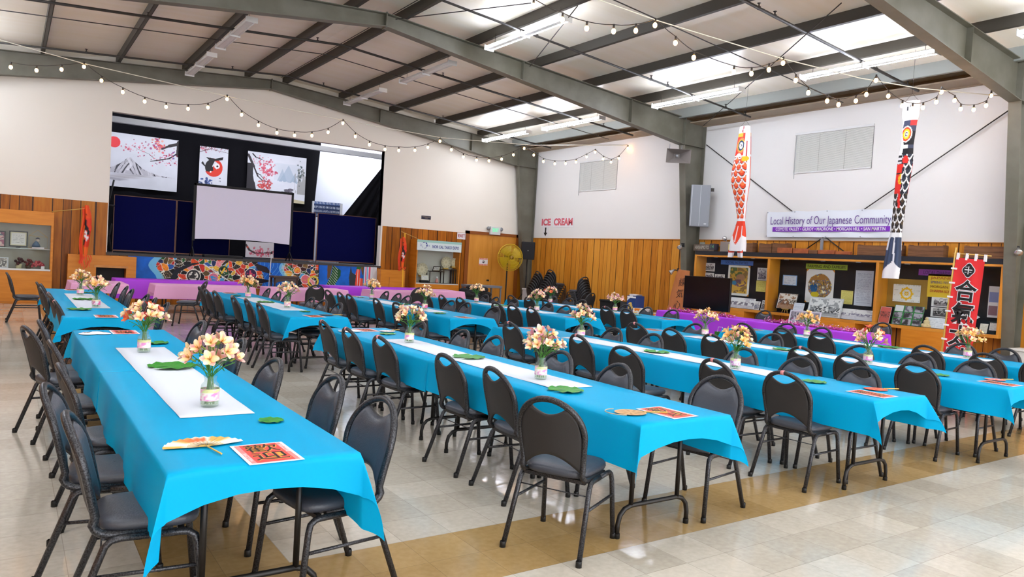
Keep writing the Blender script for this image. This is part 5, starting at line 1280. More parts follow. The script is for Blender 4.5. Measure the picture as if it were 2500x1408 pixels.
t = thing('figurine', 'small pink and white figurine under the low wide stand', 'figurine', (11.2, 20.42, .817)); mb = MB(); mb.lathe([(0, 0), (.05, 0), (.06, .06), (.03, .13), (.018, .15)], 10); mb.build('body', mat('fig_pink', 'c88a80', .5), t); mb = MB(); mb.ball((0, 0, .18), .032); mb.build('head', PAPER, t)

# ------------------------------------------------------------------ door, exit signs and notices
root = bpy.data.objects.new('door_1', None); COL.objects.link(root); root.location = (13.36, YS - .012, 0); struct(root)
mb = MB()
for a in ((-1.07, -.93, 0, 2.57), (.93, 1.07, 0, 2.57), (-1.07, 1.07, 2.47, 2.57)): mb.box(a[0], a[1], -.045, .02, a[2], a[3])
mb.build('door_frame', DARKTRIM, root)
mb = MB(); mb.box(-.93, -.004, -.02, .02, .01, 2.47); mb.box(.004, .93, -.02, .02, .01, 2.47); mb.build('door_leaf', DOORWOOD, root)
mb = MB(); mb.lathe([(.0, 0), (.03, 0), (.03, .01), (.012, .015), (.012, .05), (.032, .06), (.03, .085), (0, .09)], 12); o = mb.build('knob', BLACK, root, (-.14, -.02, .97)); o.rotation_euler[0] = PI / 2
t = thing('door_notice', 'white notice with red bands taped to the plywood door', 'notice', (13.03, YS - .034, 1.46))
def notice(U, V):
    c = np.tile(C('e6e2e0'), (len(U), 1)).astype(float); h = V.max(); setm(c, (V < h * .2) | (V > h * .8), C('d8604a')); setm(c, (np.hypot(U - U.max() / 2, V - h / 2) < .045) & (fbm(U, V, 40, 3) > .35), C('3a3030'))
    setm(c, ((V < h * .15) | (V > h * .85)) & (np.sin(U * 140) > .2), C('f0d8d0')); return c
art('sheet', .34, .24, 60, 44, notice, t, (0, 0, 0), .002)
t = thing('exit_light', 'lit green exit sign with two lamps over the plywood door', 'exit sign', (13.375, YS - .06, 2.50))
mb = MB(); mb.box(-.2, .2, -.08, .04, 0, .27); mb.build('housing', FIXW, t, bevel=.01)
text('EXIT', .17, mat('green_glow', '30d890', .5, emit='3af0a8', estr=.35), t, (0, -.084, .15), width=.24, offset=.0)
for s in (-1, 1): mb = MB(); mb.ball((s * .255, -.03, .2), .065, 12, 0, (1, .8, 1)); mb.build('lamp_head', GREY, t)
t = thing('exit_sign', 'white paper exit sign with dark red letters beside the door', 'exit sign', (12.14, YS - .016, 2.27)); mb = MB(); mb.box(-.16, .16, -.004, 0, 0, .21); mb.build('sheet', PAPER, t); text('EXIT', .15, mat('dark_red_print', '9a1e26', .5), t, (0, -.006, .105), width=.26, offset=.003)
t = thing('wall_plaque', 'small dark plaque high on the white stage wall', 'plaque', (10.82, YS - .004, 2.81)); mb = MB(); mb.box(-.165, .165, -.01, 0, 0, .11); mb.build('plate', mat('plaque_navy', '1a1c34', .4), t)
mb = MB(); mb.box(-.14, .14, -.0115, -.0105, .066, .08); mb.box(-.05, .05, -.0115, -.0105, .03, .045); mb.build('caption_strip', mat('plaque_tan', '8a7a6a', .5), t)
# caged fan
t = thing('pedestal_fan', 'large yellow caged pedestal fan before the plywood door', 'fan', (13.33, 19.5, 0), math.radians(-12))
YEL = mat('fan_yellow', 'c8a818', .4); hd = bpy.data.objects.new('cage', None)
mb = MB(); rC = .43
for k in range(64):
    a = 2 * PI * k / 64; mb.tube([(.07 * math.cos(a), -.16, 1.77 + .07 * math.sin(a)), (.3 * math.cos(a), -.14, 1.77 + .3 * math.sin(a)), (rC * math.cos(a), -.02, 1.77 + rC * math.sin(a)), (.3 * math.cos(a), .12, 1.77 + .3 * math.sin(a)), (.06 * math.cos(a), .14, 1.77 + .06 * math.sin(a))], .0032, 4)
for r_, yy in ((.12, -.157), (.21, -.15), (.3, -.14), (.38, -.08), (rC, -.02), (.3, .12)):
    mb.tube([(r_ * math.cos(2 * PI * i / 36), yy, 1.77 + r_ * math.sin(2 * PI * i / 36)) for i in range(37)], .006 if r_ < rC else .012, 5)
mb.build('cage', YEL, t)
for k in range(4):
    mb = MB(); a0 = k * PI / 2
    def bl(u, v):
        a = a0 + u * 1.15; r_ = .07 + .31 * v; return (r_ * math.cos(a), -.02 + .09 * (u - .5), 1.77 + r_ * math.sin(a))
    mb.grid(bl, 6, 4); mb.build('blade', YEL, t)
mb = MB(); o = MB().lathe([(0, 0), (.05, 0), (.06, .02), (.06, .05), (0, .05)], 14).build('hub', mat('fan_hub', '8a6a18', .4), t, (0, -.12, 1.77)); o.rotation_euler[0] = PI / 2
mb = MB(); mb.box(-.07, .07, .13, .33, 1.68, 1.86); mb.build('motor', BLACK, t, bevel=.02)
mb = MB(); mb.tube([(0, .2, 1.7), (0, .2, .05)], .024, 8); mb.build('pole', BLACK, t); mb = MB(); mb.lathe([(0, 0), (.3, 0), (.29, .03), (.05, .06), (0, .06)], 20, (0, .2, 0)); mb.build('base', BLACK, t)
# loudspeaker on a tripod
t = thing('speaker_stand', 'black tripod stand under the loudspeaker in the corner', 'speaker stand', (14.05, 19.55, 0))
mb = MB(); mb.tube([(0, 0, .25), (0, 0, 1.74)], .019, 8); mb.tube([(0, 0, .25), (0, 0, 1.2)], .026, 8); mb.build('pole', BLACK, t)
for k in range(3): a = 2.1 * k + .3; mb = MB(); mb.tube([(0, 0, .75), (.5 * math.cos(a), .5 * math.sin(a), .02)], .014, 6); mb.tube([(0, 0, .28), (.3 * math.cos(a), .3 * math.sin(a), .32)], .01, 6); mb.build('leg', BLACK, t)
t = thing('loudspeaker', 'black loudspeaker on a tripod stand before the corner column', 'loudspeaker', (14.05, 19.55, 1.74), math.radians(-32))
mb = MB(); mb.prism([(-.22, 0), (.22, 0), (.22, .58), (-.22, .58)], -.17, .17); mb.build('cabinet', BLACK, t, bevel=.02); mb = MB(); mb.box(-.19, .19, -.176, -.168, .03, .55); mb.build('grille', mat('grille_black', '121318', .8), t); mb = MB(); mb.box(-.012, .012, -.178, -.175, .28, .3); mb.build('badge', LTGREY, t)
# grey utility table with a dark jacket beside it
t = thing('utility_table', 'grey metal utility table before the plywood door', 'table', (12.0, 18.9, 0)); mb = MB(); mb.box(-.62, .5, -.3, .3, .8, .87); mb.build('tabletop', mat('utility_grey', '6c7078', .5), t, bevel=.01)
for sx in (-.58, .46):
    for sy in (-.26, .26): mb = MB(); mb.box(sx - .02, sx + .02, sy - .02, sy + .02, 0, .8); mb.build('leg', mat('utility_grey', '6c7078', .5), t)
mb = MB(); rr = random.Random(4)
for _ in range(26): mb.ball((11.3 + rr.gauss(0, .24), 18.3 + rr.gauss(0, .12), .62 + rr.gauss(0, .1) - 0 * 1), .13, 10, 0, (1.3, 1, .7))
mb.box(10.9, 11.75, 18.1, 18.5, .0, .6)
tag(mb.build('equipment_bag', mat('bag_black', '0e0c10', .85)), 'heap of black cloth covered gear before the utility table', 'bag')
# ------------------------------------------------------------------ display wall: signs
def wallthing(name, label, cat, y, z, x=XR - .004, group=None): return thing(name, label, cat, (x, y, z), RW, group)
t = wallthing('ice_cream_sign', 'white paper ice cream sign with red letters on the white wall', 'sign', 19.1, 2.85)
mb = MB(); mb.box(-.88, -.28, -.004, 0, .02, .30); mb.build('sheet', PAPER, t); mb = MB(); mb.box(-.20, .88, -.004, 0, 0, .33); mb.build('sheet', PAPER, t)
RI = mat('ice_cream_red', 'c8304a', .5)
for s, x, w, z in (('ICE', -.58, .5, .17), ('CREAM', .34, .98, .17)):
    text(s, .3, RI, t, (x, -.006, z), width=w, offset=.012); text(s, .3, mat('ice_cream_pink', 'e07a86', .5), t, (x, -.008, z), width=w * .985, offset=-.003, name='letter_fill')
t = wallthing('arrow_sign', 'white sheet with a black arrow pointing down under the ice cream sign', 'sign', 19.68, 2.53)
mb = MB(); mb.box(-.16, .16, -.004, 0, 0, .34); mb.build('sheet', PAPER, t); mb = MB(); mb.prism([(-.035, .32), (.035, .32), (.035, .15), (.1, .15), (0, .03), (-.1, .15), (-.035, .15)], -.008, -.004); mb.build('arrow', INK, t)
# history banner 3.08 x .6
t = wallthing('history_banner', 'long white history banner with purple lettering on the wall', 'banner', 9.37, 2.57, XR - .085)
w, h = 3.1, .6
mb = MB(); mb.grid(lambda u, v: ((u - .5) * w + .03 * (1 - v), -.012 * math.sin(u * 21 + v * 3) * (1 - .5 * v) - .01, v * h + .02 * abs(math.sin(u * PI * 4)) * -v), 80, 12); mb.build('vinyl_sheet', mat('banner_white', 'e2e8ee', .45), t)
PU = mat('banner_purple', '5a3486', .5); PUB = mat('banner_band', '7a2ab2', .5)
text('Local History of Our Japanese Community', .26, PU, t, (.0, -.034, .37), width=2.85, offset=-.0015)
mb = MB(); mb.box(-1.36, 1.42, -.03, -.026, .125, .235); mb.build('purple_band', PUB, t)
text('COYOTE VALLEY • GILROY • MADRONE • MORGAN HILL • SAN MARTIN', .1, PAPER, t, (.03, -.034, .18), width=2.6, offset=.0015)
for x in (-1.52, -.8, 0, .8, 1.52):
    for z in (.02, .575): mb = MB(); mb.ball((x, -.03, z), .012, 8); mb.build('grommet', GREY, t)
# ------------------------------------------------------------------ long display case: y 12.72 .. 5.72, front at x 14.4
CX0 = 14.4
t = thing('history_display_case', 'long wooden wall display case with black lined sections', 'display case', (CX0, 9.22, 0), RW)   # local x = 9.22 - y
def lx(y): return 9.22 - y
mb = MB(); D = .40
mb.box(lx(12.74), lx(5.70), 0, D, 2.05, 2.09); mb.box(lx(12.74), lx(5.70), 0, D, .78, .84)
for y in (12.74, 10.56, 8.0, 5.74): mb.box(lx(y) - .0 if y > 6 else lx(y) - .0, lx(y) + (.06 if y not in (5.74,) else .04), 0, D, .84, 2.05)
mb.build('carcass', CASEWOOD, t, bevel=.003)
mb = MB(); mb.box(lx(12.74), lx(5.70), D - .01, D, .84, 2.05); mb.box(lx(12.70), lx(5.76), .08, D - .01, .8405, .845); mb.build('black_lining', mat('lining_black', '0e0e16', .8), t)
mb = MB(); mb.box(lx(12.76), lx(5.72), .04, D - .04, 2.09, 2.19); mb.build('top_ledge', mat('ledge_black', '14151c', .6), t)
for a, b in ((12.9, 11.12), (9.3, 8.35), (7.4, 6.5)): mb = MB(); mb.box(lx(a), lx(b), .0, D, 0, .78); mb.build('cupboard', ORANGEWOOD, t)
for a, b in ((12.68, 10.56), (10.5, 8.0), (7.94, 5.74)): mb = MB(); mb.box(lx(a), lx(b), .012, .016, .84, 2.05); mb.build('glass_door', PANE, t)
for y in (12.1, 11.0, 10.1, 9.2, 8.4, 7.4, 6.3): mb = MB(); mb.box(lx(y) - .05, lx(y) + .05, .03, .06, 2.035, 2.05); mb.build('door_track', LTGREY, t)
def sheetsign(name, label, body, y0, y1, z0, z1, col, tw, x=14.78, tcol=INK):
    t = thing(name, label, 'sign', (x, (y0 + y1) / 2, z0), RW, 'section titles in the display case'); w = y0 - y1
    mb = MB(); mb.box(-w / 2, w / 2, -.004, .0, 0, z1 - z0); mb.build('strip', mat('strip_' + col, col, .5), t); text(body, (z1 - z0) * .8, tcol, t, (0, -.006, (z1 - z0) * .47), width=tw)
sheetsign('section_title', 'blue strip title about social activities in the display case', 'SOCIAL ACTIVITIES', 12.21, 11.24, 1.88, 1.99, '4a78c8', .68, tcol=mat('title_navy', '20305e', .5))
sheetsign('section_title', 'green strip title about farming and families in the display case', 'FARMING AND FAMILIES', 9.82, 8.83, 1.87, 1.985, 'a0b838', .9)
sheetsign('section_title', 'purple strip title behind the red banner in the display case', 'LOCAL DHARMA SCHOOL', 7.34, 6.3, 1.84, 1.96, '8a3aa0', .85, tcol=mat('title_plum', '3a1450', .5))
def lines(bg, ink, n=9, seed=0):
    def fn(U, V):
        c = np.tile(C(bg), (len(U), 1)).astype(float); w, h = U.max(), V.max(); k = (V / h * n) % 1
        setm(c, (k > .35) & (k < .7) & (U > w * .1) & (U < w * .9) & (V > h * .06) & (V < h * .94) & (fbm(U, V, 55, seed) > .42), C(ink), .6); return c
    return fn
def photo(seed, dark='2a2628', mid='8a8488', lite='d8d4d4', border=.09, band=(.15, .62)):
    def fn(U, V):
        w, h = U.max(), V.max(); c = np.tile(C('e2e0e0'), (len(U), 1)).astype(float)
        inn = (U > w * border) & (U < w * (1 - border)) & (V > h * border) & (V < h * (1 - border)); n = fbm(U, V, 9 / max(w, .2), seed); m = fbm(U, V, 26 / max(w, .2), seed + 3)
        setm(c, inn, C(lite)); setm(c, inn & (V < h * band[1]) & (V > h * band[0]) & (m > .46), C(dark), .9); setm(c, inn & (n > .58), C(mid), .8); setm(c, inn & (V < h * band[0] + .02), C(mid), .7); return c
    return fn
def portrait(U, V):
    c = np.tile(C('e6e2dc'), (len(U), 1)).astype(float); w, h = U.max(), V.max(); inn = (U > w * .09) & (U < w * .91) & (V > h * .08) & (V < h * .93); n = fbm(U, V, 6, 8); m = fbm(U, V, 14, 2)
    setm(c, inn, C('c89a3a')); setm(c, inn & (V > h * .55) & (n > .5), C('5a6a3a')); setm(c, inn & (n < .4), C('8a6a3a')); setm(c, inn & (((U - w * .58) / (w * .2)) ** 2 + ((V - h * .6) / (h * .12)) ** 2 < 1), C('a87a58'))
    setm(c, inn & (((U - w * .55) / (w * .3)) ** 2 + ((V - h * .42) / (h * .12)) ** 2 < 1) & (m > .4), C('6a4a5a')); setm(c, inn & (((U - w * .3) / (w * .12)) ** 2 + ((V - h * .42) / (h * .07)) ** 2 < 1), C('3a7a9a')); setm(c, inn & (V < h * .2) & (m > .5), C('d8a848'))
    k = (U + V < .05) | ((w - U) + (h - V) < .07) | ((w - U) + V < .06); setm(c, k, C('d88a2a')); return c
def farm(U, V):
    c = np.tile(C('e8e4e2'), (len(U), 1)).astype(float); w, h = U.max(), V.max(); n = fbm(U, V, 8, 5); m = fbm(U, V, 17, 9); e = ((U - w * .5) / (w * .4)) ** 2 + ((V - h * .5) / (h * .36)) ** 2
    for i, hx in enumerate(('8a6a4a', 'c89a4a', '6a5a3a', 'a87a5a', '3a6a9a', 'd8b838')): setm(c, (e < .95 + .3 * n) & (np.abs(m - .25 - i * .09) < .05), C(hx))
    setm(c, (e < 1) & (V > h * .68) & (n > .4), C('a8763a')); setm(c, (((U - w * .3) / .09) ** 2 + ((V - h * .45) / .1) ** 2 < 1) & (m > .4), C('2a5a8a')); setm(c, (((U - w * .35) / .1) ** 2 + ((V - h * .25) / .06) ** 2 < 1), C('c8b020'))
    k = (U + V < .05) | (U + (h - V) < .06) | ((w - U) + (h - V) < .06); setm(c, k, C('d88a2a')); return c
def card(name, label, cat, y0, y1, z0, z1, fn, x=14.775, group=None, tilt=0., thick=.004, n=110):
    w, h = abs(y0 - y1), z1 - z0
    t = thing(name, label, cat, (x, (y0 + y1) / 2, z0), RW, group)
    art('sheet', w, h, max(5, int(w * n)), max(5, int(h * n)), fn, t, (0, 0, 0), thick, tilt); return t
P_ = 'papers pinned in the display case'
card('photograph', 'small square group photograph at the top of social activities section', 'photograph', 12.72, 12.39, 1.69, 1.9, photo(1), group=P_)
card('photograph', 'small photograph of dark shape, first of two above the television', 'photograph', 12.71, 12.40, 1.50, 1.65, photo(2, '2a2040'), group=P_)
card('photograph', 'small photograph with slanted dark shape, second of two above television', 'photograph', 12.37, 12.06, 1.50, 1.63, photo(3, '2a2040'), group=P_)
card('poster', 'tall golden portrait poster in the social activities section', 'poster', 11.96, 11.31, 1.13, 1.87, portrait, group=P_)
card('photograph', 'tall narrow black and white photograph above the yellow note', 'photograph', 11.10, 10.83, 1.54, 1.84, photo(4, '2a2036', '7a7484'), group=P_)
card('note', 'yellow note sheet below the tall narrow photograph', 'note', 11.11, 10.84, 1.27, 1.53, lines('e0d070', 'b8a040', 10), group=P_)
card('note', 'white note with pale blue border in the farming section', 'note', 10.39, 10.02, 1.47, 1.7, lambda U, V: (lambda c: (setm(c, (U < .02) | (U > .35) | (V < .015) | (V > .215), C('8ab4e8')), c)[1])(lines('dce4f0', '9aa8c0', 7)(U, V)), group=P_)
card('poster', 'white poster with brown farm family painting in the farming section', 'poster', 9.79, 9.11, 1.12, 1.86, farm, group=P_)
card('note', 'yellow note sheet in the farming section', 'note', 8.93, 8.66, 1.15, 1.44, lines('dccf78', 'b0a048', 10, 2), group=P_)
card('text_sheet', 'very tall printed text sheet in the farming section', 'text sheet', 8.63, 8.24, 1.14, 1.88, lines('ccd0da', '8088a0', 30, 4), group=P_)
def wheel(U, V):
    c = np.tile(C('e2e0da'), (len(U), 1)).astype(float); cx, cy = .27, .17; r = np.hypot(U - cx, V - cy); a = np.arctan2(V - cy, U - cx); G_ = C('e8b820')
    setm(c, (np.abs(r - .1) < .018) | ((r < .1) & (np.abs(np.sin(a * 4)) < .25)) | (np.abs(r - .03) < .012) | ((np.abs(r - .125) < .016) & (np.cos(a * 8) > .5)), G_)
    setm(c, (r > .16) & (np.sin(V * 60) > .8) & (fbm(U, V, 60, 2) > .55), C('a8a8a0'), .6); return c
card('paper_backing', 'large brown paper backing behind the yellow wheel drawing', 'paper backing', 7.95, 7.13, 1.18, 1.75, lambda U, V: np.tile(C('a07c34'), (len(U), 1)) * (.92 + .14 * fbm(U, V, 5, 3))[:, None], 14.783, P_, n=40)
card('drawing', 'white drawing with a yellow spoked wheel on brown paper', 'drawing', 7.81, 7.27, 1.29, 1.64, wheel, 14.77, P_)
t = card('poster', 'bright yellow poster with coloured hand lettering', 'poster', 7.15, 6.5, 1.43, 1.88, lambda U, V: np.tile(C('ecc83a'), (len(U), 1)), 14.776, P_, n=20)
for i, (s, cA, cB) in enumerate((('JAPANESE', 'c86a2a', '8a8a3a'), ('SPRING FESTIVAL', '6a6a8a', '3a7a5a'), ('MORGAN HILL', '8a5a2a', '5a5a8a'), ('DHARMA SCHOOL', 'c8402a', '6a3a8a'))):
    text(s, .07, mat('marker_' + cA, cA, .5), t, (-.02, -.006, .37 - .085 * i), width=.5)
card('photograph', 'black and white building photograph, upper of two beside red banner', 'photograph', 7.05, 6.62, 1.25, 1.43, photo(6), 14.77, P_); card('photograph', 'black and white interior photograph, lower of two beside red banner', 'photograph', 7.05, 6.62, 1.05, 1.235, photo(7, '1a1818', '5a5658', 'a8a4a4'), 14.77, P_)
def easel(label, y0, y1, z1, fn, x=14.5, frame=None, group='pictures leaning in the display case', lean=.28, cat='photograph', z0=.846):
    w, h = y0 - y1, z1 - z0; t = thing('leaning_picture', label, cat, (x, (y0 + y1) / 2, z0 + .002), RW, group)
    art('print', w, h, max(6, int(w * 110)), max(6, int(h * 110)), fn, t, (0, 0, 0), .006, -lean)
    if frame:
        mb = MB(); f = .02
        for a in ((-w / 2 - f, -w / 2, -.0, h + f), (w / 2, w / 2 + f, 0, h + f), (-w / 2, w / 2, h, h + f), (-w / 2 - f, w / 2 + f, -.002, .004)): mb.box(a[0], a[1], -.008, .012, a[2], a[3])
        o = mb.build('frame', frame, t); o.rotation_euler[0] = -lean
pano = photo(11, '6a6472', 'b8b2bc', 'e0dee0', .02, (.25, .6))
easel('wide pale panorama drawing leaning behind the television', 12.1, 10.93, 1.10, pano); easel('narrow leaning sheet with two small photographs', 10.92, 10.76, 1.05, photo(12, '3a3a6a'), 14.47); easel('leaning photograph of a dark building, cut by the divider', 10.76, 10.58, 1.09, photo(13), 14.52)
easel('black framed brown group photograph on a little easel', 10.36, 9.88, 1.29, photo(14, '3a2a22', '8a5a3a', 'e0d8d0', .02, (.28, .62)), 14.56, BLACK, z0=.93)
t = thing('display_easel', 'little wooden easel under the black framed group photograph', 'easel', (14.5, 10.08, .845), RW); mb = MB()
for x in (-.06, 0, .06): mb.tube([(x * .7, 0, .09), (x * 1.2, -.02, 0)], .006, 5)
mb.tube([(-.09, -.01, .085), (.09, -.01, .085)], .007, 5); mb.build('rack', BAMBOO, t)
easel('leaning white text sheet between the group photographs', 9.88, 9.62, 1.1, lines('d4d8e4', '98a0b4', 12, 6), 14.47)
easel('large leaning crowd photograph in the middle of farming section', 9.5, 8.76, 1.25, photo(16, '3a3c40', '8a8c90', 'dcdcdc', .03, (.18, .55)), 14.47, LTGREY)
easel('wide pale panorama photograph at the end of farming section', 8.78, 8.02, 1.07, photo(17, '7a748c', 'c0bcc6', 'e0dee0', .02, (.3, .6)), 14.52)
easel('red strip with three small pictures at the start of third section', 7.92, 7.70, 1.18, photo(18, '5a3a3a', 'b85a50', 'c8605a', .02, (.3, .7)), 14.48)
def grid9(U, V):
    w, h = U.max(), V.max(); c = np.tile(C('2a7a3a'), (len(U), 1)).astype(float); i, j = (U / w * 3) % 1, (V / h * 3) % 1; inn = (i > .06) & (i < .94) & (j > .06) & (j < .94)
    n = fbm(U, V, 14, 3); setm(c, inn, C('6a6470')); setm(c, inn & (n > .55), C('a8a4b0')); setm(c, inn & (n < .4), C('3a3438')); setm(c, (U < w / 3) & (V > h * 2 / 3) & inn, C('d8dce0')); return c
easel('green board of nine small photographs', 7.66, 7.08, 1.24, grid9, 14.5)
easel('white printed page leaning beside the red banner', 7.02, 6.66, 1.05, lines('d8dce4', 'a0a8b8', 8, 9), 14.5)
card('photo_board', 'white board of four flower photographs past the red banner', 'photo board', 6.06, 5.76, 1.13, 1.70, lambda U, V: (lambda c: ([setm(c, (np.abs(U - x) < .075) & (np.abs(V - z) < .09) , C(h)) for x, z, h in ((.09, .37, '8a96c8'), (.09, .13, '8a6a74'), (.27, .35, 'b89ab0'), (.27, .12, '9a8a90'))], c)[1])(np.tile(C('dedce0'), (len(U), 1)).astype(float)), 14.775, P_)
easel('small white card, first of two past the red banner', 6.06, 5.93, 1.02, lines('d8d4c8', 'b0a890', 6, 2), 14.5); easel('small white card in dark holder, second of two past red banner', 5.92, 5.78, 1.05, lines('e0dcd8', 'a8a0a0', 5, 3), 14.55, BLACK, z0=.9)
mb = MB(); mb.box(14.5, 14.6, 5.8, 5.92, .846, .9); tag(mb.build('card_holder', BLACK), 'dark block under the small white card', 'stand')
mb = MB(); mb.add([(14.70, 6.30, 1.2), (14.70, 6.14, 1.12), (14.70, 6.28, 1.02), (14.70, 6.40, 1.05)], [(0, 1, 2, 3)]); tag(mb.build('paper_house', PAPER, solid=.01), 'white pointed paper cut-out half hidden by red banner', 'paper')
t = thing('buddha_figurine', 'small cream seated figurine between the photographs and pages', 'figurine', (14.5, 6.98, .845), RW)
mb = MB(); mb.lathe([(0, 0), (.085, 0), (.09, .025), (.06, .05), (.05, .075), (.055, .10), (.045, .13), (.02, .145)], 14); mb.ball((-.05, -.03, .04), .035); mb.ball((.05, -.03, .04), .035); mb.build('body', mat('cream_ceramic', 'd0b888', .4), t)
mb = MB(); mb.ball((0, 0, .165), .032); mb.build('head', mat('cream_ceramic', 'd0b888', .4), t)
framed('leaning_photograph', 'grey town photograph standing before the farming section on the purple table', .66, .27, (12.76, 8.45, .7455), RW, LTGREY, photo(21, '4a4a4c', '8a8a8c', 'b0b0b2', .01, (.1, .9)), None, -.25, 'photograph', .02)
# things on top of the case
def crate(y0, y1, z1, label, m=CRATE, x=14.6, dp=.2, ends=True):
    t = thing('wooden_crate', label, 'crate', (x, (y0 + y1) / 2, 2.192), RW, 'old crates on the display case'); w, h = y0 - y1, z1 - 2.192
    mb = MB()
    for k in range(2 if h > .15 else 1):
        n_ = 2 if h > .15 else 1; mb.box(-w / 2, w / 2, -dp / 2, -dp / 2 + .012, k * h / n_ + .002, (k + 1) * h / n_ - .003); mb.box(-w / 2, w / 2, dp / 2 - .012, dp / 2, k * h / n_ + .002, (k + 1) * h / n_ - .003)
    mb.box(-w / 2 + .01, w / 2 - .01, -dp / 2 + .012, dp / 2 - .012, 0, .012); mb.build('slats', m, t)
    for s in (-1, 1): mb = MB(); mb.box(s * w / 2 - (.02 if s > 0 else 0), s * w / 2 + (.02 if s < 0 else 0), -dp / 2 + .012, dp / 2 - .012, .0, h + .012); mb.build('end_board', m, t)
    return t
crate(11.42, 11.08, 2.41, 'dark crate partly hidden by the orange carp tail'); crate(10.9, 10.56, 2.40, 'dark weathered crate, first of a touching pair'); crate(10.54, 10.16, 2.41, 'dark weathered crate, second of a touching pair')
for i, (a, b) in enumerate(((10.36, 9.98), (9.95, 9.58), (9.56, 9.36), (9.34, 8.95), (8.93, 8.6))):
    t = thing('wooden_block', 'reddish wooden block, %s along the case top' % ORD[i], 'block', (14.48, (a + b) / 2, 2.192), RW, 'reddish blocks on the display case'); w = a - b
    mb = MB(); mb.box(-w / 2, w / 2, -.04, .04, 0, (.12, .11, .08, .09, .07)[i]); mb.build('block', BRICKRED if i != 2 else CRATE, t, bevel=.006)
crate(8.48, 7.58, 2.40, 'long crate partly behind the black carp tail'); crate(7.44, 6.78, 2.41, 'long crate before the red banner pole'); crate(6.42, 5.74, 2.41, 'long crate above the end of the display case')
t = thing('name_crate', 'painted crate label board reading Hanamoto on the case top', 'crate', (14.62, 12.6, 2.195), RW); mb = MB(); mb.box(-.33, .33, -.08, .08, 0, .17); mb.build('box', mat('grey_crate', '6e6052', .7, noise=('584a3e', 9)), t, bevel=.004)
text('HANAMOTO', .13, mat('faded_white', 'b8b4a8', .6), t, (-.05, -.083, .085), width=.45); mb = MB(); mb.box(.2, .35, -.085, .08, .03, .19); mb.build('end_label', mat('crate_purple', '3a3440', .6), t); text('14', .12, mat('faded_green', '5aa070', .6), t, (.275, -.088, .11))
t = thing('emergency_light', 'grey emergency light box with two round lamps on the case top', 'emergency light', (14.66, 11.9, 2.192), RW); mb = MB(); mb.box(-.21, .21, -.08, .1, 0, .25); mb.build('box', mat('taupe_metal', '857a72', .5), t, bevel=.006)
for x, rz in ((-.1, 1.2), (.13, .1)):
    mb = MB(); mb.lathe([(0, .03), (.03, .025), (.062, -.03), (.062, -.045), (0, -.04)], 14); o = mb.build('lamp_head', mat('lamp_chrome', 'c8c8c8', .2, .8), t, (x, -.03, .33)); o.rotation_euler = (PI / 2, 0, rz); o.rotation_euler[0] = -PI / 2 + PI
    mb = MB(); mb.tube([(x, 0, .25), (x, 0, .31)], .012, 6); mb.build('lamp_stem', GREY, t)
mb = MB(); mb.box(.05, .13, -.083, -.079, .05, .19); mb.build('label_plate', mat('label_yellow', 'd8c878', .5), t)
t = thing('electric_box', 'small grey switch box on the wood boards beside the middle column', 'switch box', (14.80, 12.86, 2.28), RW); mb = MB(); mb.box(-.06, .06, -.05, .03, 0, .15); mb.build('box', mat('box_grey', 'a8aca0', .5), t, bevel=.006); mb = MB(); mb.tube([(.06, -.01, .07), (.8, -.01, .05)], .012, 6); mb.build('conduit', GREY, t)
# conduit with brackets below the banner
t = thing('brace_plate', 'steel plate where the two diagonal wall rods cross under the banner', 'plate', (14.74, 9.45, 2.22), RW); mb = MB(); mb.box(-.03, .03, -.01, .02, 0, .33); mb.build('plate', GREY, t)
# ------------------------------------------------------------------ carp streamers
def koi(label, x, y, ztop, zbot, rx, profile, fn, rz, cap=True):
    """hanging flattened sleeve; profile: (v, half width, sideways shift); fn(s, v) -> colour"""
    t = thing('carp_streamer', label, 'streamer', (x, y, 0), rz, 'carp streamers hanging before the display wall'); n, m = 76, 300; H = ztop - zbot; vs, cl = [], []
    ps = np.array(profile)
    for i in range(m + 1):
        v = i / m; hw = np.interp(v, ps[:, 0], ps[:, 1]); sh = np.interp(v, ps[:, 0], ps[:, 2]); z = ztop - H * v
        for j in range(n):
            a = 2 * PI * j / n; fold = 1 + .10 * math.sin(5 * a + v * 6) * min(1, v * 6)
            X = hw * math.copysign(abs(math.cos(a)) ** .8, math.cos(a)); Y = hw * rx * math.sin(a) * fold; s = X / max(hw, 1e-6)
            vs.append((X + sh, Y, z)); cl.append([*nlin(np.asarray(fn(s, v, math.sin(a) < 0))), 1])
    fs = [(i * n + j, (i + 1) * n + j, (i + 1) * n + (j + 1) % n, i * n + (j + 1) % n) for i in range(m) for j in range(n)]
    mb = MB(); mb.add(vs, fs, 0, True); mb.cols = cl; mb.build('body', ART, t); return t
def scales(s, v, n_across, pitch, body, edge, inner):
    r = v / pitch; k = math.floor(r); best = None
    for kk in (k - 1, k):        # upper rows overlap lower ones
        u = (s + 1) * n_across / 2 + .5 * (kk % 2); fu = u - math.floor(u) - .5
        d = math.hypot(fu, (r - kk) * .45)
        if d < .6:
            return edge if d > .49 else body * .4 if d > .43 else inner if d < .26 else body
    return body * .85
def ell(s, v, cs, cv, rs, rv): return ((s - cs) / rs) ** 2 + ((v - cv) / rv) ** 2
WHT, REDO = C('e8e4e4'), C('e03c1e')
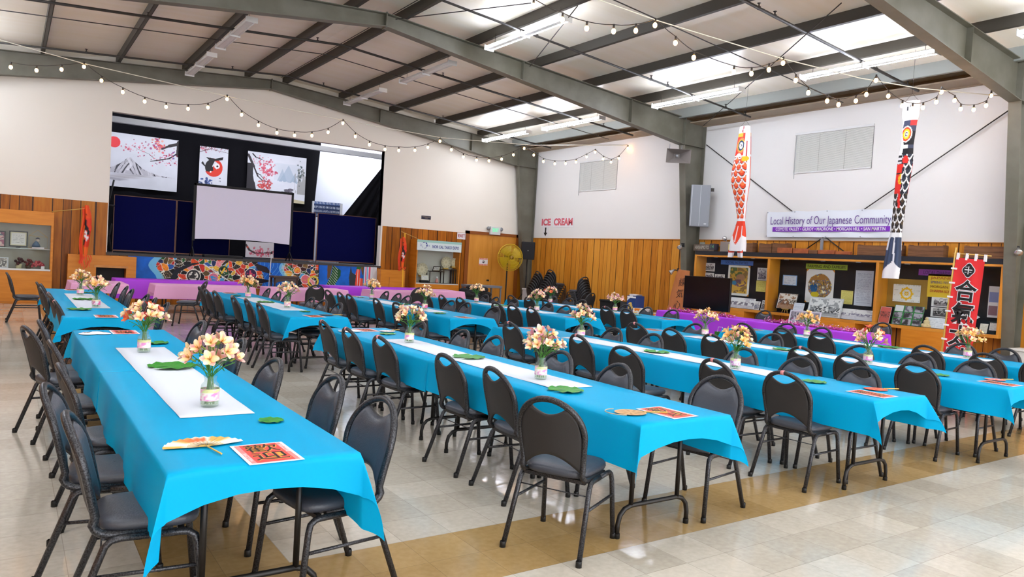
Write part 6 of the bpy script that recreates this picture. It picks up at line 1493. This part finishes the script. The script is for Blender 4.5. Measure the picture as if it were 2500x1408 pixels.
def koi_orange(s, v, front):
    if not front: s = -s
    if v < .055: return WHT if abs(s * 3 - math.sin(v * 120) * .3) > .3 or s < -.3 else C('8a2a2a')
    if v < .245:     # head
        if s > .35 + 1.2 * max(0, .17 - v): return WHT if not (.62 < s < .78 and v > .12) else C('b82a2a')
        e = math.sqrt(ell(s, v, -.08, .155, .52, .048))
        if e < .22: return C('1a1a20') if e > .12 else WHT
        if e < .55: return WHT
        if e < .78: return C('22406a')
        if e < .88: return C('141416')
        if e < 1.0: return C('e8c030')
        if e < 1.3: return C('f07048')
        if v < .085 and s < .0: return C('f0a030')
        if v > .225 + .012 * math.sin(s * 6): return WHT
        return C('d8301e')
    if v < .285 and s > .25 and ell(s, v, .55, .262, .4, .022) < 1: return C('e8b820')
    if v < .74:
        if s > .82: return WHT
        if s < -.88 : return C('e85a3a')
        q = np.clip((.74 - v) / .5, 0, 1); return scales(s, v, 3.2 - 1.2 * (1 - q), .05, C('e2461f'), WHT, C('ea7a44'))
    if v < .80: return WHT if v < .757 else C('d8381c')
    if abs(math.sin((s + .1) * 4.2)) < .16 and v < .93: return WHT
    if v > .93 - .05 * abs(s) + .02 * math.cos(s * 5): return WHT
    return C('e0401e')
koi('orange carp streamer with round blue eye hanging before the white wall', 13.1, 10.42, 4.86, 2.15, .42,
    [(0, .13, .0), (.06, .155, 0), (.2, .19, -.005), (.35, .235, -.03), (.45, .235, -.02), (.6, .15, .03), (.72, .105, .06), (.76, .10, .06), (.82, .14, .05), (.93, .21, .02), (1, .215, .02)], koi_orange, RW)
t = [o for o in COL.objects if o.name.startswith('carp_streamer') and o.parent is None][-1]
for sx in (-1, 1):
    mb = MB(); vs, cl = [], []
    for j in range(9):
        v = j / 8
        for i in range(9):
            u = i / 8; X = .02 + sx * (.018 + .03 * v + (.17 - .02 * v) * u); z = 2.17 - (.19 - .03 * u * v - .04 * (1 - u) * v) * v; vs.append((X, -.05 + .02 * math.sin(u * 5 + sx), z)); cl.append([*nlin(C('e6e2e2') if v > .25 else C('e0401e')), 1])
    mb.add(vs, [(j * 9 + i, j * 9 + i + 1, j * 9 + i + 10, j * 9 + i + 9) for j in range(8) for i in range(8)], 0, True); mb.cols = cl; mb.build('tail_fin', ART, t)
def koi_black(s, v, front):
    if not front: s = -s
    BLK, GR = C('121219'), C('3a4056')
    if v < .11: return C('e2e0e0') if not (abs(s + .15) < .1 and .03 < v < .055) and not (abs(s - .1) < .1 and .02 < v < .04) else C('14141a')
    if v < .30:
        if s < -.55 + .2 * math.sin(v * 30): return C('dcdada')
        if v < .14 and s > .3: return C('b03030')
        e = math.sqrt(ell(s, v, -.1, .185, .72, .04))
        if e < .3: return BLK if e > .16 else C('e8e6e6')
        if e < .42: return C('e8e4d8')
        if e < .72: return C('e8c020')
        if e < .98: return C('d8401e')
        if e < 1.14: return C('e8e4e4')
        if v < .17: return GR
        if .245 < v < .265: return C('e8e4e4') if s < .4 else GR
        return BLK
    if v < .52:
        w = -.15 - .12 * math.sin((v - .3) * 14)
        if .305 < v < .35 and ell(s, v, .2, .33, .38, .026) < 1: return C('d02820')
        if v > .35 and s < w + .25:
            if ell(s, v, -.1, .435, .42, .03) < 1 and abs(math.sin(s * 9 + v * 60)) > .3: return C('e8c020')
            return C('d82a20') if abs(v - .405) > .004 else BLK
        if s < -.3 and v < .35: return C('dad8da') if math.sin(v * 260) > -.2 else BLK
        return scales(s, v, 3., .045, C('2c3242'), C('e6e4e4'), BLK)
    if v < .60 and abs(s + .05 - (v - .52) * 2) < .18: return C('d02820')
    if v < .74: return scales(s, v, 2.6, .042, C('241e1e'), C('e6e4e4'), C('4a3a26'))
    if v < .765: return C('dedede')
    if v > .90 + .05 * abs(s - .2): return C('e4e2e2')
    if abs(s - .1 - (v - .77) * 1.5) < .1 or (s < -.6 and v < .84): return C('e0e0e4')
    return C('333e56') * (.8 + .35 * abs(math.sin(s * 7)))
koi('black carp streamer with yellow eye and red figure hanging before the wall', 13.1, 6.88, 4.88, 1.73, .45,
    [(0, .145, .02), (.08, .15, .02), (.12, .125, .02), (.25, .115, .0), (.35, .135, -.01), (.5, .12, -.04), (.65, .105, -.06), (.74, .10, -.075), (.8, .125, -.09), (.92, .155, -.10), (1, .15, -.12)], koi_black, RW)
for y, za, zb in ((10.42, 4.86, 5.81), (6.86, 4.88, 5.81)):
    mb = MB(); mb.tube([(13.1, y - .12, za), (13.1, y, za + .14), (13.1, y + .12, za)], .003, 4); mb.tube([(13.1, y, za + .14), (13.1, y, zb)], .003, 4)
    tag(mb.build('hanging_string', DARKPIPE), 'thin string holding up the %s carp streamer' % ('orange' if y > 8 else 'black'), 'string')
# side fin of the black carp
# ------------------------------------------------------------------ loudspeakers and flood lamps on the columns
t = thing('horn_speaker', 'grey horn loudspeaker hung from the middle roof frame', 'horn speaker', (13.78, 12.98, 4.36), math.radians(-38)); t.rotation_euler[0] = .16
mb = MB(); a = [(-.30, -.17), (.30, -.17), (.30, .17), (-.30, .17)]; b = [(-.07, -.05), (.07, -.05), (.07, .05), (-.07, .05)]
mb.add([(x, -.16, z + .17) for x, z in a] + [(x, .16, z + .17) for x, z in b], [(0, 1, 5, 4), (1, 2, 6, 5), (2, 3, 7, 6), (3, 0, 4, 7), (4, 5, 6, 7)]); mb.build('horn', mat('horn_grey', '827a76', .5), t, solid=.008)
mb = MB(); mb.lathe([(.03, 0), (.04, .03), (.02, .09), (0, .1)], 10); o = mb.build('driver', LTGREY, t, (0, .14, .17)); o.rotation_euler[0] = PI / 2
mb = MB(); mb.box(-.09, .09, .15, .38, .08, .26); mb.build('motor_housing', mat('horn_grey', '827a76', .5), t, bevel=.02)
mb = MB(); mb.tube([(-.2, .1, .26), (-.2, .1, .46)], .008, 5); mb.tube([(.1, .1, .24), (.1, .1, .44)], .008, 5); mb.build('bracket', GREY, t)
t = thing('column_speaker', 'tall grey column loudspeaker on the middle column', 'loudspeaker', (14.42, 12.70, 2.80), math.radians(-50)); t.rotation_euler[0] = .03
mb = MB(); mb.box(-.24, .24, -.12, .12, 0, 1.05); mb.build('cabinet', mat('speaker_grey', '8c9095', .55), t, bevel=.015)
mb = MB(); mb.box(-.225, .225, -.128, -.121, .02, 1.03); mb.build('grille', mat('grille_grey', '7e8288', .6, noise=('8a8e94', 140)), t); mb = MB(); mb.box(-.002, .006, -.131, -.128, .02, 1.03); mb.box(-.21, -.20, -.131, -.128, .02, 1.03); mb.build('seam', LTGREY, t); mb = MB(); mb.box(.12, .18, -.131, -.128, .06, .09); mb.build('badge', LTGREY, t)
mb = MB(); mb.box(.24, .32, -.02, .06, .9, .98); mb.build('bracket', DARKPIPE, t)
def flood(x, y, z, rz, label):
    t = thing('flood_lamp', label, 'flood lamp', (x, y, z), rz, 'flood lamps on the columns'); mb = MB(); mb.lathe([(0, .09), (.025, .085), (.035, .03), (.065, -.04), (.065, -.05), (0, -.035)], 14); o = mb.build('lamp_head', mat('lamp_chrome', 'c8c8c8', .2, .8), t); o.rotation_euler = (-.9, 0, 0)
    mb = MB(); mb.tube([(0, .06, .05), (0, .16, .04)], .014, 6); mb.box(-.04, .04, .15, .18, 0, .1); mb.build('bracket', BLACK, t)
flood(14.1, 12.98, 2.27, math.radians(-70), 'chrome flood lamp aimed down on the middle column'); flood(13.98, 13.1, 1.62, math.radians(-120), 'white flood lamp low on the middle column above the wood plank'); flood(14.3, 5.46, 2.32, math.radians(-60), 'flood lamp on the near column at the picture edge')
# ------------------------------------------------------------------ television, plank, red banner, corner things
t = thing('television', 'large black flat television standing on the purple table', 'television', (12.55, 10.70, .745), RW)
mb = MB(); mb.box(-.64, .64, -.02, .03, .085, .81); mb.build('bezel', mat('tv_black', '08080a', .3), t, bevel=.006); mb = MB(); mb.box(-.625, .625, -.0225, -.0205, .10, .80); mb.build('screen', mat('tv_screen', '020203', .18), t)
for s in (-1, 1): mb = MB(); mb.tube([(s * .45, -.12, .006), (s * .45, 0, .09), (s * .45, .12, .006)], .01, 6); mb.build('foot', BLACK, t)
t = thing('calligraphy_plank', 'live edge wooden plank with three brushed characters leaning on the wall', 'plank', (13.92, 12.82, 0), RW); t.rotation_euler[0] = -.12
mb = MB(); pl = [(-.42, 0), (.18, 0), (.2, .5), (.17, .9), (.21, 1.3), (.19, 1.68), (-.18, 1.7), (-.24, 1.5), (-.27, 1.3), (-.3, 1.1), (-.33, .8), (-.38, .4)]; mb.prism(pl, -.025, .025); mb.build('slab', mat('plank_wood', 'b8713e', .5, noise=('a4602f', 3, (1, 1, .4))), t, bevel=.008)
for i, ch in enumerate('練気心'): text(ch, .24, mat('burnt_ink', '3c1e10', .6), t, (.02 - .03 * i, -.029, 1.36 - .29 * i), rz=.12, shear=.15)
mb = MB(); mb.ball((-.12, -.03, .68), .03, 8, 0, (1, .3, 1)); mb.build('red_seal', mat('seal_red', 'd8382a', .5), t)
t = thing('nobori_banner', 'tall red banner with black brushed characters on a wooden pole', 'banner', (13.15, 5.84, 0), RW); t.rotation_euler[1] = .055
mb = MB(); mb.tube([(-.235, .0, 0), (-.235, 0, 2.3)], .014, 8); mb.build('pole', BAMBOO, t); mb = MB(); mb.tube([(-.26, .0, 2.2), (.32, .0, 2.2)], .009, 6); mb.build('cross_bar', BAMBOO, t)
mb = MB(); mb.lathe([(0, 0), (.2, 0), (.2, .03), (.03, .06), (0, .06)], 16, (-.235, 0, 0)); mb.build('base', BLACK, t)
mb = MB(); mb.grid(lambda u, v: (-.21 + .45 * u, -.012 + .008 * math.sin(u * 9 + v * 7), .12 + 2.01 * v), 16, 40); mb.build('cloth', mat('banner_red', 'e0282c', .6, transluc=.1), t)
for k in range(4): mb = MB(); mb.box(-.2 + .14 * k, -.165 + .14 * k, -.02, .02, 2.1, 2.215); mb.build('loop', PAPER, t)
for k in range(8): mb = MB(); mb.box(-.26, -.17, -.022, .018, .25 + .24 * k, .28 + .24 * k); mb.build('loop', PAPER, t)
for i, ch in enumerate('合氣太鼓'):
    z = 1.56 - .375 * i
    text(ch, .37, PAPER, t, (.02, -.027, z), offset=.02, width=.38, name='outline'); text(ch, .37, INK, t, (.02, -.031, z), offset=.008, width=.34)
mb = MB(); vs = []
for sc, yy, mi in ((1.12, -.026, 0), (1., -.03, 1)):
    n = 32; P = [(.02 + sc * .1 * (1 + .1 * math.cos(4 * 2 * PI * j / n)) * math.cos(2 * PI * j / n) * .85, yy, 1.935 + sc * .105 * (1 + .1 * math.cos(4 * 2 * PI * j / n)) * math.sin(2 * PI * j / n)) for j in range(n)]; mb.add(P, [tuple(range(n))], mi)
mb.box(-.04, .08, -.034, -.032, 1.935, 1.95, 0); mb.box(.013, .027, -.034, -.032, 1.87, 2.0, 0); mb.box(-.03, 0, -.034, -.032, 1.98, 1.99, 0); mb.box(.04, .07, -.034, -.032, 1.90, 1.91, 0); mb.box(-.035, -.005, -.034, -.032, 1.895, 1.905, 0)
mb.build('crest', [PAPER, INK], t)
t = thing('storage_chest', 'white chest on the floor beside the chair stacks', 'chest', (14.2, 19.15, 0), RW); mb = MB(); mb.box(-.36, .36, -.3, .3, 0, .74); mb.build('body', mat('chest_white', 'c8ccd2', .5), t, bevel=.01); mb = MB(); mb.box(-.375, .375, -.315, .31, .745, .8); mb.build('lid', mat('chest_lid', 'd8dce0', .4), t, bevel=.01)
t = thing('waste_bin', 'black square bin against the wood boards', 'bin', (14.3, 15.66, 0), RW); mb = MB(); mb.prism([(-.2, 0), (.2, 0), (.25, .66), (-.25, .66)], -.2, .2); mb.build('body', BLACK, t, bevel=.015); mb = MB(); mb.box(-.265, .265, -.22, .22, .66, .71); mb.build('lid', BLACK, t, bevel=.015)
t = thing('waste_bin', 'small round black bin between the square bin and blue carton', 'bin', (14.3, 15.05, 0), RW); mb = MB(); mb.lathe([(0, 0), (.12, 0), (.15, .7), (.14, .7), (.11, .02)], 16); mb.build('body', BLACK, t)
t = thing('blue_carton', 'tall blue and white printed carton against the wood boards', 'carton', (14.3, 14.66, 0), RW)
def cart(U, V):
    c = np.tile(C('1e3c7a'), (len(U), 1)).astype(float); setm(c, (np.hypot((U - .14) * 1.2, V - .6) < .12) & (fbm(U, V, 14, 3) > .4), C('d8b860')); setm(c, (np.abs(V - .78 - .1 * np.sin(U * 9)) < .035) & (U < .22), C('d8dce4')); setm(c, (np.abs(V - .86) < .02), C('e4e6ea')); return c
art('front', .34, .9, 60, 120, cart, t, (0, -.161, 0), .002); mb = MB(); mb.box(-.17, .17, -.158, .16, 0, .9); mb.build('box', mat('carton_navy', '2a4484', .5), t); mb = MB(); mb.prism([(-.15, .9), (.1, .9), (.16, .935), (-.15, .94)], -.1, .1); mb.build('flap', PAPER, t)
mb = MB(); mb.box(-.0, .0, 0, 0, 0, 0)
t = thing('fruit_box', 'white and orange printed box, first beside the blue carton', 'box', (14.2, 14.28, 0), RW, 'printed boxes by the wall')
def ob(seed):
    def fn(U, V):
        c = np.tile(C('e6e2d8'), (len(U), 1)).astype(float); n = fbm(U, V, 9, seed); setm(c, n > .56, C('e8801e')); setm(c, n < .36, C('e8c06a')); setm(c, (np.abs(V - V.max() * .5) < .03) & (U > .2) & (n < .52), C('4a5a8a')); return c
    return fn
art('front', .42, .58, 50, 60, ob(2), t, (0, -.151, 0), .002); mb = MB(); mb.box(-.21, .21, -.148, .15, 0, .58); mb.build('box', PAPER, t)
t = thing('fruit_box', 'white and orange printed box, second beside the blue carton', 'box', (14.2, 13.6, 0), RW, 'printed boxes by the wall'); art('front', .62, .5, 60, 50, ob(5), t, (0, -.151, 0), .002); mb = MB(); mb.box(-.31, .31, -.148, .15, 0, .5); mb.build('box', PAPER, t)
mb = MB(); rr = random.Random(2)
for k in range(12):
    a = rr.uniform(0, 6); c = Vector((14.2, 13.75 + rr.uniform(-.3, .3), .51)); mb.tube([c + Vector((.08 * math.cos(a + q), .12 * math.sin(a + q), .02 + .05 * abs(math.sin(q * 2)))) for q in (0, .6, 1.2, 1.8, 2.4, 3)], .005, 5)
tag(mb.build('cable_coil', BLACK), 'tangle of black cables lying on the second printed box', 'cables')
t = thing('gift_bag', 'small green bag on the floor at the end of the purple table', 'bag', (11.75, 9.55, 0), RW); mb = MB(); mb.prism([(-.12, 0), (.12, 0), (.14, .48), (-.14, .48)], -.07, .07); mb.build('bag', mat('bag_green', '3a8a2a', .5, noise=('1f5a1e', 12)), t); mb = MB(); mb.tube([(-.07, -.07, .48), (-.05, -.07, .58), (.05, -.07, .58), (.07, -.07, .48)], .005, 5); mb.build('handle', PAPER, t)
t = thing('plastic_bin', 'white plastic bin on the floor beside the near column', 'bin', (14.35, 5.12, 0), RW); mb = MB(); mb.prism([(-.25, 0), (.25, 0), (.29, .62), (-.29, .62)], -.2, .2); mb.build('body', mat('bin_white', 'c8c8c2', .5), t, bevel=.02); mb = MB(); mb.box(-.31, .31, -.22, .22, .62, .66); mb.build('lid', mat('bin_lid', 'd4d4ce', .4), t, bevel=.012)
